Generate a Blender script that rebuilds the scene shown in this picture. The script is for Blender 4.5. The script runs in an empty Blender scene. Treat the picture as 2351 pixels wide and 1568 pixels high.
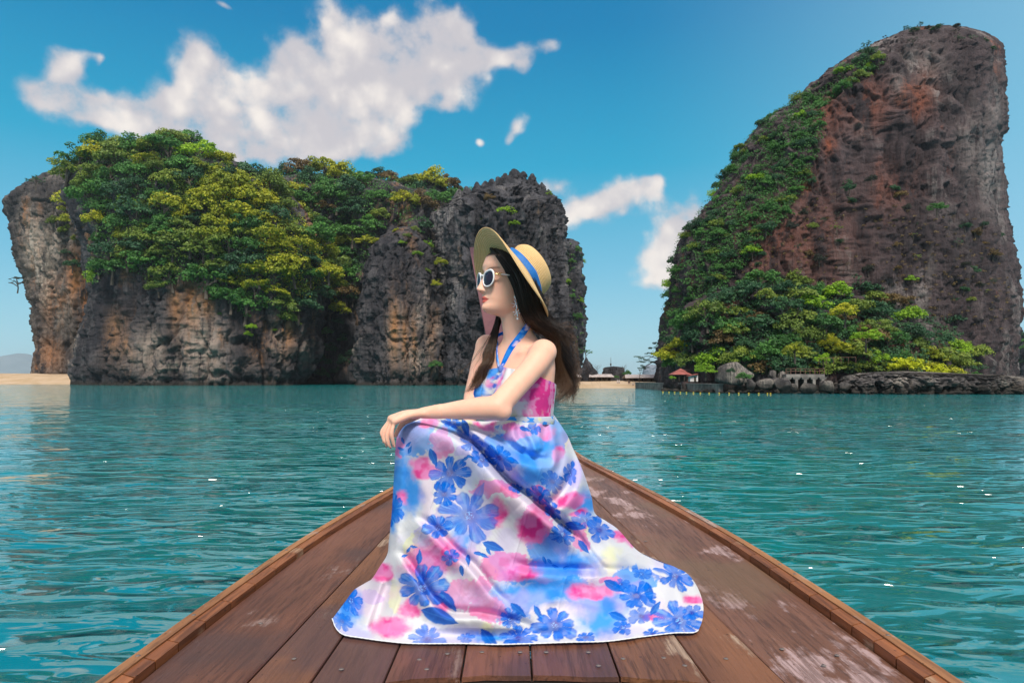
import bpy, bmesh, math, random
import numpy as np
from mathutils import Vector, Matrix
from mathutils.bvhtree import BVHTree

rng = np.random.default_rng(11)
random.seed(11)
SC = bpy.context.scene
COL = SC.collection

# ------------------------------------------------------------------ camera, sky, sun, exposure
F, CX, HZ, CAMZ = 1567.33, 1175.5, 870.0, 2.2        # calibration of the photograph (24 mm lens, eye 2.2 m above the sea)
cam_d = bpy.data.cameras.new('camera')
cam_d.lens, cam_d.sensor_width = 24.0, 36.0
cam_d.shift_y = 86 / 2351
cam_d.clip_start, cam_d.clip_end = 0.05, 40000
cam = bpy.data.objects.new('camera', cam_d)
COL.objects.link(cam)
cam.location = (0, 0, CAMZ)
cam.rotation_euler = (math.radians(90), 0, 0)
SC.camera = cam

SUN_EL, SUN_AZ = math.radians(48), math.radians(174)   # azimuth measured from +Y (view direction) towards +X
sun_dir = Vector((math.sin(SUN_AZ) * math.cos(SUN_EL), math.cos(SUN_AZ) * math.cos(SUN_EL), math.sin(SUN_EL)))
sun_d = bpy.data.lights.new('sun', 'SUN')
sun_d.energy, sun_d.angle, sun_d.color = 3.1, math.radians(14.0), (1.0, 0.92, 0.80)
sun = bpy.data.objects.new('sun', sun_d)
COL.objects.link(sun)
sun.rotation_euler = sun_dir.to_track_quat('Z', 'Y').to_euler()

SC.view_settings.view_transform = 'Standard'
SC.view_settings.look = 'None'
SC.view_settings.exposure = 0.42
SC.view_settings.gamma = 1.0
SC.view_settings.use_curve_mapping = False
SC.render.engine = 'CYCLES'
SC.cycles.max_bounces = 6
SC.cycles.diffuse_bounces = 3
SC.cycles.glossy_bounces = 3
SC.cycles.transparent_max_bounces = 8
SC.cycles.caustics_reflective = False
SC.cycles.caustics_refractive = False


class NT:
    """small node-tree writer"""
    def __init__(s, tree):
        s.t = tree
        s.t.nodes.clear()
    def n(s, kind, ins=None, **props):
        nd = s.t.nodes.new(kind)
        for k, v in props.items():
            setattr(nd, k, v)
        for k, v in (ins or {}).items():
            s.set(nd, k, v)
        return nd
    def set(s, nd, k, v):
        sock = nd.inputs[k]
        if isinstance(v, bpy.types.NodeSocket):
            s.t.links.new(v, sock)
        elif isinstance(v, bpy.types.Node):
            s.t.links.new(v.outputs[0], sock)
        else:
            if sock.type == 'RGBA' and hasattr(v, '__len__') and len(v) == 3:
                v = (*v, 1)
            sock.default_value = v
    def math(s, op, a, b=0.0, c=0.0, clamp=False):
        return s.n('ShaderNodeMath', {0: a, 1: b, 2: c}, operation=op, use_clamp=clamp).outputs[0]
    def vec(s, op, a, b=(0, 0, 0), c=(0, 0, 0)):
        nd = s.n('ShaderNodeVectorMath', {0: a, 1: b}, operation=op)
        if op == 'MULTIPLY_ADD':
            s.set(nd, 2, c)
        return nd.outputs['Value'] if op in ('DOT_PRODUCT', 'LENGTH') else nd.outputs[0]
    def mix(s, f, a, b, blend='MIX'):
        nd = s.n('ShaderNodeMix', data_type='RGBA', blend_type=blend)
        s.set(nd, 0, f); s.set(nd, 6, a); s.set(nd, 7, b)
        return nd.outputs[2]
    def ramp(s, f, stops, interp='LINEAR'):
        nd = s.n('ShaderNodeValToRGB', {0: f})
        cr = nd.color_ramp
        cr.interpolation = interp
        while len(cr.elements) > 1:
            cr.elements.remove(cr.elements[-1])
        for i, (p, c) in enumerate(stops):
            e = cr.elements[0] if i == 0 else cr.elements.new(p)
            e.position = p
            e.color = (c, c, c, 1) if not hasattr(c, '__len__') else (*c[:3], 1)
        return nd.outputs[0]
    def noise(s, v, scale, detail=4, rough=0.55, dist=0.0):
        nd = s.n('ShaderNodeTexNoise', {'Scale': scale, 'Detail': detail, 'Roughness': rough, 'Distortion': dist})
        if v is not None:
            s.set(nd, 'Vector', v)
        return nd.outputs[0]
    def sstep(s, v, lo, hi):
        return s.n('ShaderNodeMapRange', {'Value': v, 'From Min': lo, 'From Max': hi}, interpolation_type='SMOOTHSTEP').outputs[0]


def azel(px, py):
    x, y, z = (px - CX) / F, 1.0, (HZ - py) / F
    r = math.sqrt(x * x + y * y + z * z)
    return math.atan2(x, y), math.asin(z / r)


world = bpy.data.worlds.new('World')
SC.world = world
world.use_nodes = True
T = NT(world.node_tree)
geo = T.n('ShaderNodeTexCoord').outputs['Generated']
sky = T.n('ShaderNodeTexSky', sky_type='NISHITA', sun_disc=False)
sky.sun_elevation, sky.sun_rotation = SUN_EL, SUN_AZ
sky.air_density, sky.dust_density, sky.ozone_density = 1.15, 0.35, 2.4
sep = T.n('ShaderNodeSeparateXYZ', {0: geo})
az = T.math('ARCTAN2', sep.outputs[0], sep.outputs[1])
el = T.math('ARCSINE', sep.outputs[2])
# clear tropical blue paling towards the horizon and, in the bright air round the sun's side, to the right
grad = T.ramp(T.math('DIVIDE', el, 1.5708), [(0.0, (.42, .72, .83)), (0.045, (.31, .64, .79)), (0.10, (.17, .53, .74)), (0.19, (.016, .385, .62)), (0.30, (.001, .225, .475)), (0.42, (.0015, .155, .40)), (1.0, (.003, .10, .30))])
sunside = T.math('MULTIPLY', T.sstep(az, 0.12, 0.85), T.math('MULTIPLY', T.sstep(az, 3.0, 2.2), T.sstep(el, 1.5, 0.5)))
grad = T.mix(T.math('MULTIPLY', sunside, 0.62), grad, (.36, .66, .84))
scaled = T.n('ShaderNodeVectorMath', {0: grad, 'Scale': 7.7}, operation='SCALE').outputs[0]
hs = T.n('ShaderNodeMix', {0: 0.92, 6: sky.outputs[0], 7: scaled}, data_type='RGBA')
ae = T.n('ShaderNodeCombineXYZ', {0: az, 1: el, 2: 0.0}).outputs[0]
CLOUDS = [  # (px, py, half width, half height, weight): the heaps of cloud over the bay
    (122, 165, 50, 40, .9), (95, 212, 46, 26, .8), (155, 235, 60, 26, .8), (190, 132, 30, 10, .55), (205, 152, 10, 14, .5),
    (240, 262, 85, 28, .9), (335, 272, 85, 36, .9), (425, 250, 70, 40, .9), (450, 115, 40, 34, .9), (420, 165, 30, 24, .6), (500, 170, 45, 36, .8),
    (560, 245, 110, 60, .9), (690, 260, 130, 60, 1.), (620, 315, 130, 42, .9), (515, 352, 40, 24, .9), (765, 300, 110, 48, .9),
    (760, 190, 110, 50, .9), (860, 235, 90, 45, .8), (720, 95, 70, 50, .95), (756, 28, 26, 26, .7), (660, 130, 40, 26, .6), (870, 85, 60, 46, .95),
    (960, 105, 80, 60, 1.), (1040, 105, 55, 46, .95), (960, 185, 90, 40, .85), (1020, 230, 45, 26, .5), (1110, 140, 50, 20, .7), (1165, 138, 36, 18, .65),
    (1215, 118, 34, 20, .75), (1255, 100, 26, 14, .65), (1200, 155, 20, 18, .5), (850, 345, 50, 30, .6), (880, 300, 40, 30, .45),
    (1184, 288, 26, 16, .72), (1170, 315, 12, 14, .5), (1100, 325, 13, 9, .62), (523, 12, 22, 6, .55),
    (1270, 422, 40, 20, .75), (1320, 495, 44, 34, .75), (1390, 465, 70, 26, .8), (1450, 432, 55, 26, .8), (1512, 440, 18, 32, .6), (1490, 412, 30, 14, .55),
    (1575, 515, 50, 45, 1.0), (1600, 590, 50, 70, .8), (1520, 580, 44, 45, .8), (1500, 625, 40, 30, .5)]
acc = None
warp = T.n('ShaderNodeTexNoise', {'Vector': geo, 'Scale': 9.0, 'Detail': 3.0})
wv = T.vec('MULTIPLY_ADD', warp.outputs['Color'], (0.06, 0.04, 0), (-0.03, -0.02, 0))
aew = T.vec('ADD', ae, wv)
for (px, py, rx, ry, w) in CLOUDS:
    a0, e0 = azel(px, py)
    k = math.cos(a0) ** 2
    ra, re = 1.25 * rx / F * k, 1.25 * ry / F * math.cos(a0)
    d = T.vec('MULTIPLY_ADD', aew, (1 / ra, 1 / re, 0), (-a0 / ra, -e0 / re, 0))
    g = T.math('POWER', 0.33, T.vec('DOT_PRODUCT', d, d))
    acc = T.math('MULTIPLY', g, w) if acc is None else T.math('MULTIPLY_ADD', g, w, acc)
# denser unseen cloud added beyond the view for soft fill and pale reflections
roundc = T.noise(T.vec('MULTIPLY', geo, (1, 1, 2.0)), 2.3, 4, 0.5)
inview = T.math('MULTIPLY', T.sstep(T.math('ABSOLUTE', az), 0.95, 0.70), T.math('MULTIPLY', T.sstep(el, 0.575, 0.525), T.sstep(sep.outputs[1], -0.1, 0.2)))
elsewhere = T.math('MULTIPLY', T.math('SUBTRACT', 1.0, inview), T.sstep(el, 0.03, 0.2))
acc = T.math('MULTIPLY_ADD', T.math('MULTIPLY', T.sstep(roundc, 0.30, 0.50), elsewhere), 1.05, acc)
puff = T.noise(geo, 16.0, 8, 0.6)
fine = T.noise(geo, 48.0, 5, 0.6)
vor = T.n('ShaderNodeTexVoronoi', {'Vector': T.vec('MULTIPLY_ADD', warp.outputs['Color'], (0.05, 0.05, 0.05), geo), 'Scale': 24.0, 'Detail': 1.0, 'Roughness': 0.55}, feature='SMOOTH_F1')
billow = T.math('SUBTRACT', 0.56, vor.outputs['Distance'])
den = T.math('ADD', T.math('MINIMUM', acc, 1.0), T.math('MULTIPLY_ADD', puff, 1.45, T.math('MULTIPLY_ADD', billow, 0.80, T.math('MULTIPLY_ADD', fine, 0.62, -0.97))))
cmask = T.math('MULTIPLY', T.sstep(den, 0.24, 0.92), T.sstep(acc, 0.10, 0.34))
body = T.noise(T.vec('ADD', geo, (0.0, 0.0, -0.03)), 13.0, 5, 0.55)
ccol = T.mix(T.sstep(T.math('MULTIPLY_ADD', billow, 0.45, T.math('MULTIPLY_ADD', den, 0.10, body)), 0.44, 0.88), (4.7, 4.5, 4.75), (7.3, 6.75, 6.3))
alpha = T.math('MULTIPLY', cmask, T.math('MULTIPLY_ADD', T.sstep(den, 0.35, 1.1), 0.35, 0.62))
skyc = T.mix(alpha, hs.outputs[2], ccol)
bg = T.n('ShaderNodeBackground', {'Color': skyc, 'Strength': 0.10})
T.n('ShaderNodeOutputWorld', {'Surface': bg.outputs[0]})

# ------------------------------------------------------------------ helpers
def W(px, py, Y):
    """the point at distance Y seen at a place of the photograph"""
    return np.array([(px - CX) / F * Y, Y, CAMZ + (HZ - py) / F * Y])

def proj(V):
    V = np.asarray(V, float)
    return CX + F * V[..., 0] / V[..., 1], HZ - F * (V[..., 2] - CAMZ) / V[..., 1]

def _h(ix, iy, iz, seed):
    h = (ix * 374761393 + iy * 668265263 + iz * 1274126177 + seed * 974711) & 0xFFFFFFFF
    h = ((h ^ (h >> 13)) * 1274126177) & 0xFFFFFFFF
    return ((h ^ (h >> 16)) & 0xFFFF) / 32767.5 - 1.0

def vnoise(p, seed=0):
    p = np.asarray(p, float)
    i = np.floor(p).astype(np.int64)
    f = p - i
    f = f * f * f * (f * (f * 6 - 15) + 10)
    x, y, z = i[..., 0], i[..., 1], i[..., 2]
    fx, fy, fz = f[..., 0], f[..., 1], f[..., 2]
    L = lambda a, b, t: a + (b - a) * t
    return L(L(L(_h(x, y, z, seed), _h(x + 1, y, z, seed), fx), L(_h(x, y + 1, z, seed), _h(x + 1, y + 1, z, seed), fx), fy),
             L(L(_h(x, y, z + 1, seed), _h(x + 1, y, z + 1, seed), fx), L(_h(x, y + 1, z + 1, seed), _h(x + 1, y + 1, z + 1, seed), fx), fy), fz)

def fbm(p, octaves=4, gain=0.5, seed=0, ridged=False):
    p = np.asarray(p, float)
    a, s, tot = 1.0, 0.0, 0.0
    for o in range(octaves):
        v = vnoise(p * 2.03 ** o + 17.3 * o, seed + o)
        if ridged:
            v = 1 - 2 * np.abs(v)
        s = s + a * v
        tot += a
        a *= gain
    return s / tot

def worley(p, seed=0):
    """cells of broken stone: a value for every cell and the distance to its joints"""
    p = np.asarray(p, float)
    sh = p.shape[:-1]
    p = p.reshape(-1, 3)
    i0 = np.floor(p).astype(np.int64)
    d1 = np.full(len(p), 9.0); d2 = np.full(len(p), 9.0); val = np.zeros(len(p))
    for a in (-1, 0, 1):
        for b in (-1, 0, 1):
            for c in (-1, 0, 1):
                q = i0 + [a, b, c]
                o = np.stack([_h(q[:, 0], q[:, 1], q[:, 2], seed + k) for k in range(3)], 1) * .5 + .5
                d = np.linalg.norm(q + o - p, axis=1)
                v = _h(q[:, 0], q[:, 1], q[:, 2], seed + 9)
                n = d < d1
                d2 = np.where(n, d1, np.minimum(d2, d))
                val = np.where(n, v, val); d1 = np.where(n, d, d1)
    return val.reshape(sh), (d2 - d1).reshape(sh)

def sm(x, lo, hi):
    t = np.clip((np.asarray(x, float) - lo) / (hi - lo), 0, 1)
    return t * t * (3 - 2 * t)

def resample(pts, n):
    """smooth curve through points, n samples by length"""
    p = np.asarray(pts, float)
    q = np.vstack([2 * p[0] - p[1], p, 2 * p[-1] - p[-2]])
    out = []
    for i in range(1, len(q) - 2):
        t = np.linspace(0, 1, 24, endpoint=False)[:, None]
        a, b, c, d = q[i - 1], q[i], q[i + 1], q[i + 2]
        out.append(0.5 * (2 * b + (c - a) * t + (2 * a - 5 * b + 4 * c - d) * t ** 2 + (3 * b - a - 3 * c + d) * t ** 3))
    out = np.vstack(out + [p[-1:]])
    s = np.concatenate([[0], np.cumsum(np.linalg.norm(np.diff(out, axis=0), axis=1))])
    u = np.linspace(0, s[-1], n)
    return np.stack([np.interp(u, s, out[:, k]) for k in range(p.shape[1])], axis=1)

def in_poly(x, y, poly):
    poly = np.asarray(poly, float)
    c = np.zeros(np.shape(x), bool)
    j = len(poly) - 1
    for i in range(len(poly)):
        xi, yi = poly[i]; xj, yj = poly[j]
        if yi != yj:
            c ^= ((yi > y) != (yj > y)) & (x < (xj - xi) * (y - yi) / (yj - yi) + xi)
        j = i
    return c

def grid_faces(nr, nc, wrap=False):
    r = np.arange(nr - 1)[:, None]
    c = np.arange(nc if wrap else nc - 1)[None, :]
    c1 = (c + 1) % nc
    return np.stack([r * nc + c, r * nc + c1, (r + 1) * nc + c1, (r + 1) * nc + c], axis=-1).reshape(-1, 4)

def origin(o):
    v = np.zeros(3)
    while o is not None:
        v = v + np.array(o.location)
        o = o.parent
    return v

def mk(name, V, faces, mat=None, parent=None, smooth=True, attrs=None):
    V = np.asarray(V, float)
    if parent is not None:
        V = V - origin(parent)
    me = bpy.data.meshes.new(name)
    me.from_pydata(V.tolist() if not isinstance(V, np.ndarray) else V, [], faces if isinstance(faces, list) else np.asarray(faces))
    if smooth:
        me.polygons.foreach_set('use_smooth', np.ones(len(me.polygons), bool))
    for k, a in (attrs or {}).items():
        a = np.asarray(a, float)
        if a.ndim == 1:
            at = me.attributes.new(k, 'FLOAT', 'POINT')
            at.data.foreach_set('value', a.astype(np.float32))
        else:
            at = me.attributes.new(k, 'FLOAT_COLOR', 'POINT')
            at.data.foreach_set('color', np.hstack([a, np.ones((len(a), 1))]).astype(np.float32).ravel())
    if mat:
        me.materials.append(mat)
    me.update()
    o = bpy.data.objects.new(name, me)
    COL.objects.link(o)
    if parent is not None:
        o.parent = parent
    return o

def tag(o, label=None, cat=None, group=None, kind=None):
    if label: o['label'] = label
    if cat: o['category'] = cat
    if group: o['group'] = group
    if kind: o['kind'] = kind
    return o

def thing(name, loc, label, cat, group=None):
    o = bpy.data.objects.new(name, None)
    COL.objects.link(o)
    o.empty_display_size = 0.2
    o.location = tuple(float(v) for v in loc)
    return tag(o, label, cat, group)

def copy_tree(o, parent=None):
    c = o.copy()
    COL.objects.link(c)
    if parent is not None:
        c.parent = parent
    for ch in list(o.children):
        copy_tree(ch, c)
    return c

class MB:
    """collects shapes for one mesh"""
    def __init__(s):
        s.V, s.F, s.k = [], [], 0
    def add(s, V, faces):
        V = np.asarray(V, float)
        s.V.append(V)
        s.F += [tuple(int(i) + s.k for i in f) for f in faces]
        s.k += len(V)
        return s
    def box(s, c, size, rz=0.0, taper=1.0, ry=0.0):
        x, y, z = np.array(size) / 2
        v = np.array([[sx * x * (taper if sz > 0 else 1), sy * y * (taper if sz > 0 else 1), sz * z] for sz in (-1, 1) for sy in (-1, 1) for sx in (-1, 1)])
        m = np.array(Matrix.Rotation(rz, 3, 'Z') @ Matrix.Rotation(ry, 3, 'Y'))
        v = v @ m.T + np.array(c)
        return s.add(v, [(0, 2, 3, 1), (4, 5, 7, 6), (0, 1, 5, 4), (2, 6, 7, 3), (0, 4, 6, 2), (1, 3, 7, 5)])
    def tube(s, pts, rad, k=10, cap=True, flat=None, up=(0, 0, 1)):
        p = np.asarray(pts, float)
        r = np.broadcast_to(np.asarray(rad, float), (len(p),))
        t = np.gradient(p, axis=0)
        t /= np.linalg.norm(t, axis=1)[:, None] + 1e-12
        a = np.cross(t[0], up)
        if np.linalg.norm(a) < 1e-3:
            a = np.cross(t[0], (1, 0, 0))
        a /= np.linalg.norm(a)
        rings = []
        th = np.linspace(0, 2 * np.pi, k, endpoint=False)
        fl = np.ones(len(p)) if flat is None else np.broadcast_to(np.asarray(flat, float), (len(p),))
        for i in range(len(p)):
            a = a - t[i] * np.dot(a, t[i])
            a /= np.linalg.norm(a) + 1e-12
            b = np.cross(t[i], a)
            rings.append(p[i] + r[i] * (np.cos(th)[:, None] * a + fl[i] * np.sin(th)[:, None] * b))
        if cap:      # rounded ends
            first = [p[0] - t[0] * r[0] * q + (rings[0] - p[0]) * w for q, w in ((0.95, 0.2), (0.75, 0.65), (0.4, 0.92))]
            last = [p[-1] + t[-1] * r[-1] * q + (rings[-1] - p[-1]) * w for q, w in ((0.4, 0.92), (0.75, 0.65), (0.95, 0.2))]
            rings = first + rings + last
        n = len(rings)
        fs = [tuple(f) for f in grid_faces(n, k, True)]
        fs += [tuple(range(k))[::-1], tuple(range((n - 1) * k, n * k))]
        return s.add(np.vstack(rings), fs)
    def ball(s, c, r, nu=12, nv=8, rot=None):
        r = np.broadcast_to(np.asarray(r, float), (3,))
        ph = np.linspace(0, np.pi, nv + 1)[1:-1]
        th = np.linspace(0, 2 * np.pi, nu, endpoint=False)
        v = [[0, 0, 1.0]] + [[math.sin(a) * math.cos(b), math.sin(a) * math.sin(b), math.cos(a)] for a in ph for b in th] + [[0, 0, -1.0]]
        v = np.array(v) * r
        if rot is not None:
            v = v @ np.array(rot).T
        fs = [(0, 1 + i, 1 + (i + 1) % nu) for i in range(nu)]
        fs += [tuple(1 + int(q) for q in f[::-1]) for f in grid_faces(nv - 1, nu, True)]
        e = len(v) - 1
        b0 = 1 + (nv - 2) * nu
        fs += [(e, b0 + (i + 1) % nu, b0 + i) for i in range(nu)]
        return s.add(v + np.array(c), fs)
    def obj(s, name, mat=None, parent=None, smooth=False):
        return mk(name, np.vstack(s.V), s.F, mat, parent, smooth)

def principled(name, color=(.5, .5, .5), rough=0.6, metal=0.0, spec=0.5, **kw):
    m = bpy.data.materials.new(name)
    m.use_nodes = True
    t = NT(m.node_tree)
    b = t.n('ShaderNodeBsdfPrincipled', {'Base Color': color, 'Roughness': rough, 'Metallic': metal, 'Specular IOR Level': spec, **kw})
    t.n('ShaderNodeOutputMaterial', {0: b.outputs[0]})
    return m, t, b

def noisy(name, c1, c2, scale, rough=0.7, bump=0.0, bscale=None, detail=5, stretch=(1, 1, 1), spec=0.4, bdist=0.02, metal=0.0):
    """a surface whose own colour wanders between two tones"""
    m, t, b = principled(name, c1, rough, metal, spec)
    co = t.vec('MULTIPLY', t.n('ShaderNodeTexCoord').outputs['Object'], stretch)
    nz = t.noise(co, scale, detail)
    t.set(b, 'Base Color', t.mix(t.sstep(nz, 0.35, 0.65), c1, c2))
    if bump:
        bn = t.n('ShaderNodeBump', {'Strength': bump, 'Distance': bdist, 'Height': t.noise(co, bscale or scale * 3, 6)})
        t.set(b, 'Normal', bn.outputs[0])
    return m

# ------------------------------------------------------------------ the sea
wm, t, b = principled('sea_water', (0.0, 0.10, 0.125), 0.02, 0, 0.5, IOR=2.6)
co = t.n('ShaderNodeTexCoord').outputs['Object']
tone = t.noise(t.vec('MULTIPLY', co, (0.5, 1, 1)), 0.08, 3)
t.set(b, 'Base Color', t.mix(t.sstep(tone, 0.3, 0.7), (0.000, 0.158, 0.190), (0.0, 0.205, 0.200)))
# low swell, short chop, and small facets tipped up here and there
r2 = t.noise(t.vec('MULTIPLY', co, (0.55, 1.1, 1)), 0.55, 2, 0.35)
ch = t.noise(t.vec('MULTIPLY', co, (0.50, 1.15, 1)), 2.4, 2, 0.45, 0.5)
r1 = t.sstep(ch, 0.46, 0.80)
h = t.math('MULTIPLY_ADD', r2, 1.85, t.math('MULTIPLY_ADD', r1, 0.62, t.math('MULTIPLY', ch, 0.30)))
bn = t.n('ShaderNodeBump', {'Strength': 1.0, 'Distance': 0.17, 'Height': h})
t.set(b, 'Normal', bn.outputs[0])

rowsY = np.concatenate([np.linspace(-40, 0.6, 12), 0.7 * (70 / 0.7) ** np.linspace(0, 1, 360), 70 * (20000 / 70) ** np.linspace(0.01, 1, 90)])
ang = np.linspace(-1.0, 1.0, 320)
YY, AA = np.meshgrid(rowsY, ang, indexing='ij')
XX = np.tan(AA * 1.02) * (np.abs(YY) + 3.0)
fade = sm(YY, 70, 25) * sm(YY, -1, 1)
pp = np.stack([XX * 0.42, YY * 0.62, np.zeros_like(XX)], -1)
ZZ = fade * (0.050 * fbm(pp * 0.9, 2, 0.4, 3) + 0.008 * fbm(pp * 2.6, 2, 0.4, 9))
sea = mk('sea_water', np.stack([XX, YY, ZZ], -1).reshape(-1, 3), grid_faces(len(rowsY), len(ang)), wm)
tag(sea, kind='structure')

# ------------------------------------------------------------------ limestone islands
def rock_mat(name, dark, mid, pale, rust, pale_at, rust_at, k=1.0, bump=1.0):
    """weathered limestone: dark lichen skin, vertical runs of pale and rust stain, tide-stained foot"""
    m, t, b = principled(name, mid, 0.85, 0, 0.25)
    co = t.n('ShaderNodeTexCoord').outputs['Object']
    run = t.noise(t.vec('MULTIPLY', co, (1, 1, 0.16)), 0.16 * k, 7, 0.62, 0.4)
    run2 = t.noise(t.vec('MULTIPLY', co, (1, 1, 0.10)), 0.55 * k, 6, 0.65)
    big = t.noise(t.vec('MULTIPLY', co, (1, 1, 0.45)), 0.055 * k, 5, 0.6)
    big2 = t.noise(t.vec('ADD', t.vec('MULTIPLY', co, (1, 1, 0.4)), (91, 13, 47)), 0.065 * k, 5, 0.6)
    grain = t.noise(co, 1.1 * k, 8, 0.7)
    c = t.mix(t.sstep(run, 0.36, 0.62), dark, mid)
    c = t.mix(t.math('MULTIPLY', t.sstep(big, pale_at, pale_at + 0.14), t.sstep(run2, 0.36, 0.60)), c, pale)
    c = t.mix(t.math('MULTIPLY', t.sstep(big2, rust_at, rust_at + 0.12), t.sstep(t.math('MULTIPLY_ADD', run, 0.6, t.math('MULTIPLY', run2, 0.5)), 0.46, 0.62)), c, rust)
    c = t.mix(t.math('MULTIPLY', t.sstep(grain, 0.52, 0.66), 0.8), c, dark)
    thin = t.noise(t.vec('MULTIPLY', co, (1, 1, 0.07)), 1.6 * k, 5, 0.7)
    c = t.mix(t.math('MULTIPLY', t.sstep(thin, 0.53, 0.62), 0.8), c, dark)
    pa = t.n('ShaderNodeAttribute', attribute_name='pale').outputs['Fac']; ra = t.n('ShaderNodeAttribute', attribute_name='rust').outputs['Fac']; da = t.n('ShaderNodeAttribute', attribute_name='lichen').outputs['Fac']
    c = t.mix(t.math('MULTIPLY', da, t.sstep(run2, 0.30, 0.52)), c, dark)
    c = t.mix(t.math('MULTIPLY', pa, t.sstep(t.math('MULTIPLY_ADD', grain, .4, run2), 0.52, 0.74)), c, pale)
    c = t.mix(t.math('MULTIPLY', ra, t.sstep(t.math('MULTIPLY_ADD', grain, .4, run), 0.54, 0.76)), c, rust)
    z = t.n('ShaderNodeSeparateXYZ', {0: co}).outputs[2]
    tide = t.sstep(t.math('MULTIPLY_ADD', grain, 2.2, z), 3.2, 1.6)
    c = t.mix(t.math('MULTIPLY', tide, 0.85), c, (0.022, 0.021, 0.018))
    t.set(b, 'Base Color', c)
    hgt = t.math('MULTIPLY_ADD', run2, 1.0, t.math('MULTIPLY_ADD', thin, -0.5, t.math('MULTIPLY', grain, 0.55)))
    t.set(b, 'Normal', t.n('ShaderNodeBump', {'Strength': 0.9 * bump, 'Distance': 1.3 / k, 'Height': hgt}).outputs[0])
    return m

ROCKS = {}
def loft_rock(name, mat, Yc, b, levels, nz, na, amp, flute, seed, label, cat='rock', n_exp=2.6, jag=0.0, freq=0.06, cracks=0.0, bulge=None, foot=0.0, block=0.8, pale=(), rust=(), lichen=(), vert=.15):
    """a stone mass lofted through level outlines (py, left px, right px), b deep to either side, with weathered relief"""
    lv = np.asarray(levels, float)
    py0, xl, xr = lv[::-1, 0], lv[::-1, 1], lv[::-1, 2]
    py = np.linspace(py0[0], py0[-1], nz)
    L, R = np.interp(-py, -py0, xl), np.interp(-py, -py0, xr)
    ker = np.ones(5) / 5
    L = np.convolve(np.pad(L, 2, 'edge'), ker, 'valid'); R = np.convolve(np.pad(R, 2, 'edge'), ker, 'valid')
    tu = np.linspace(-.5, .5, na, endpoint=False)
    th = 2 * np.pi * (tu - .55 * np.sin(2 * np.pi * tu) / (2 * np.pi)) - np.pi / 2       # finer on the side towards the bay
    cs, sn = np.sign(np.cos(th)) * np.abs(np.cos(th)) ** (2 / n_exp), np.sign(np.sin(th)) * np.abs(np.sin(th)) ** (2 / n_exp)
    a = (R - L) / 2 / F * Yc
    wmax = a.max()
    bb = b * np.clip(a / wmax, 0.04, 1) ** 0.55
    Y = Yc + bb[:, None] * sn
    if bulge is not None:      # tops set back from the water
        Y = Y + (bulge * np.linspace(-1, 1, nz) ** 1)[:, None]
    X = ((L + R) / 2 - CX)[:, None] / F * Y + a[:, None] / Yc * Y * cs
    Z = CAMZ + (HZ - py)[:, None] / F * Y
    z = Z.mean(1)
    P = np.stack([X, Y, Z], -1)
    nx, ny = np.cos(th)[None, :] / np.maximum(a, 1)[:, None] * wmax, np.repeat(np.sin(th)[None, :], nz, 0) * wmax / b
    ln = np.sqrt(nx ** 2 + ny ** 2); nx, ny = nx / ln, ny / ln
    q = P * freq
    wq = P + 2.2 / (freq * 16) * np.stack([fbm(q * 3.1, 2, .5, seed + 7), fbm(q * 3.1 + 40, 2, .5, seed + 8), fbm(q * 3.1 + 80, 2, .5, seed + 9)], -1)
    d = amp * fbm(q * [1, 1, 0.7], 4, 0.5, seed) + 1.1 * flute * fbm(wq * freq * 3.4 * np.array([1, 1, vert]), 4, 0.62, seed + 31, True)
    v1, e1 = worley(wq * freq * 1.5 * np.array([1, 1, .34]), seed + 200)
    v2, e2 = worley(wq * freq * 4.2 * np.array([1, 1, .42]), seed + 300)
    d += block * (1.15 * amp * v1 + .50 * amp * v2 - .9 * amp * np.exp(-e1 / .07) - .45 * amp * np.exp(-e2 / .10))
    d += 0.42 * amp * fbm(q * 7, 3, 0.65, seed + 57, True)
    if cracks:
        cr = vnoise(P * freq * 1.7 * np.array([1, 1, 0.25]), seed + 77)
        d -= cracks * np.exp(-(cr / 0.07) ** 2)
    if foot:
        d -= foot * np.exp(-((Z - 1.4) / 1.1) ** 2) * (0.6 + 0.5 * vnoise(P * freq * 2, seed + 5))
    edge = np.clip(a / wmax * 3, 0.25, 1)[:, None]
    P[..., 0] += nx * d * edge
    P[..., 1] += ny * d * edge
    if jag:
        top = sm(z, z[0] + 0.35 * (z[-1] - z[0]), z[-1])[:, None] 
        P[..., 2] += top * jag * fbm(np.stack([X * 0.5, Y * 0.5, 0 * X], -1) * freq * 8, 3, 0.6, seed + 91, True)
    V = np.vstack([P.reshape(-1, 3), P[-1].mean(0)[None] + [0, 0, 0.3]])
    fs = grid_faces(nz, na, True)
    e = len(V) - 1
    tops = [((nz - 1) * na + i, (nz - 1) * na + (i + 1) % na, e) for i in range(na)]
    sx, sy = proj(V)
    at = {}
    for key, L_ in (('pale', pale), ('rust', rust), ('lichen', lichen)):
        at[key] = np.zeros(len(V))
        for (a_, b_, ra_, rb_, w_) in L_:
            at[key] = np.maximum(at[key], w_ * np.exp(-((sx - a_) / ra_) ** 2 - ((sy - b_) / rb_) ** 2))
    ob = mk(name, V, [tuple(f) for f in fs.tolist()] + tops, mat, None, True, at if pale or rust or lichen else None)
    tag(ob, label, cat)
    me = ob.data
    nrm = np.zeros(len(V) * 3, np.float32); me.vertices.foreach_get('normal', nrm)
    ROCKS[label] = (V, nrm.reshape(-1, 3).astype(float))
    ob['label'] = label
    return ob

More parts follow.
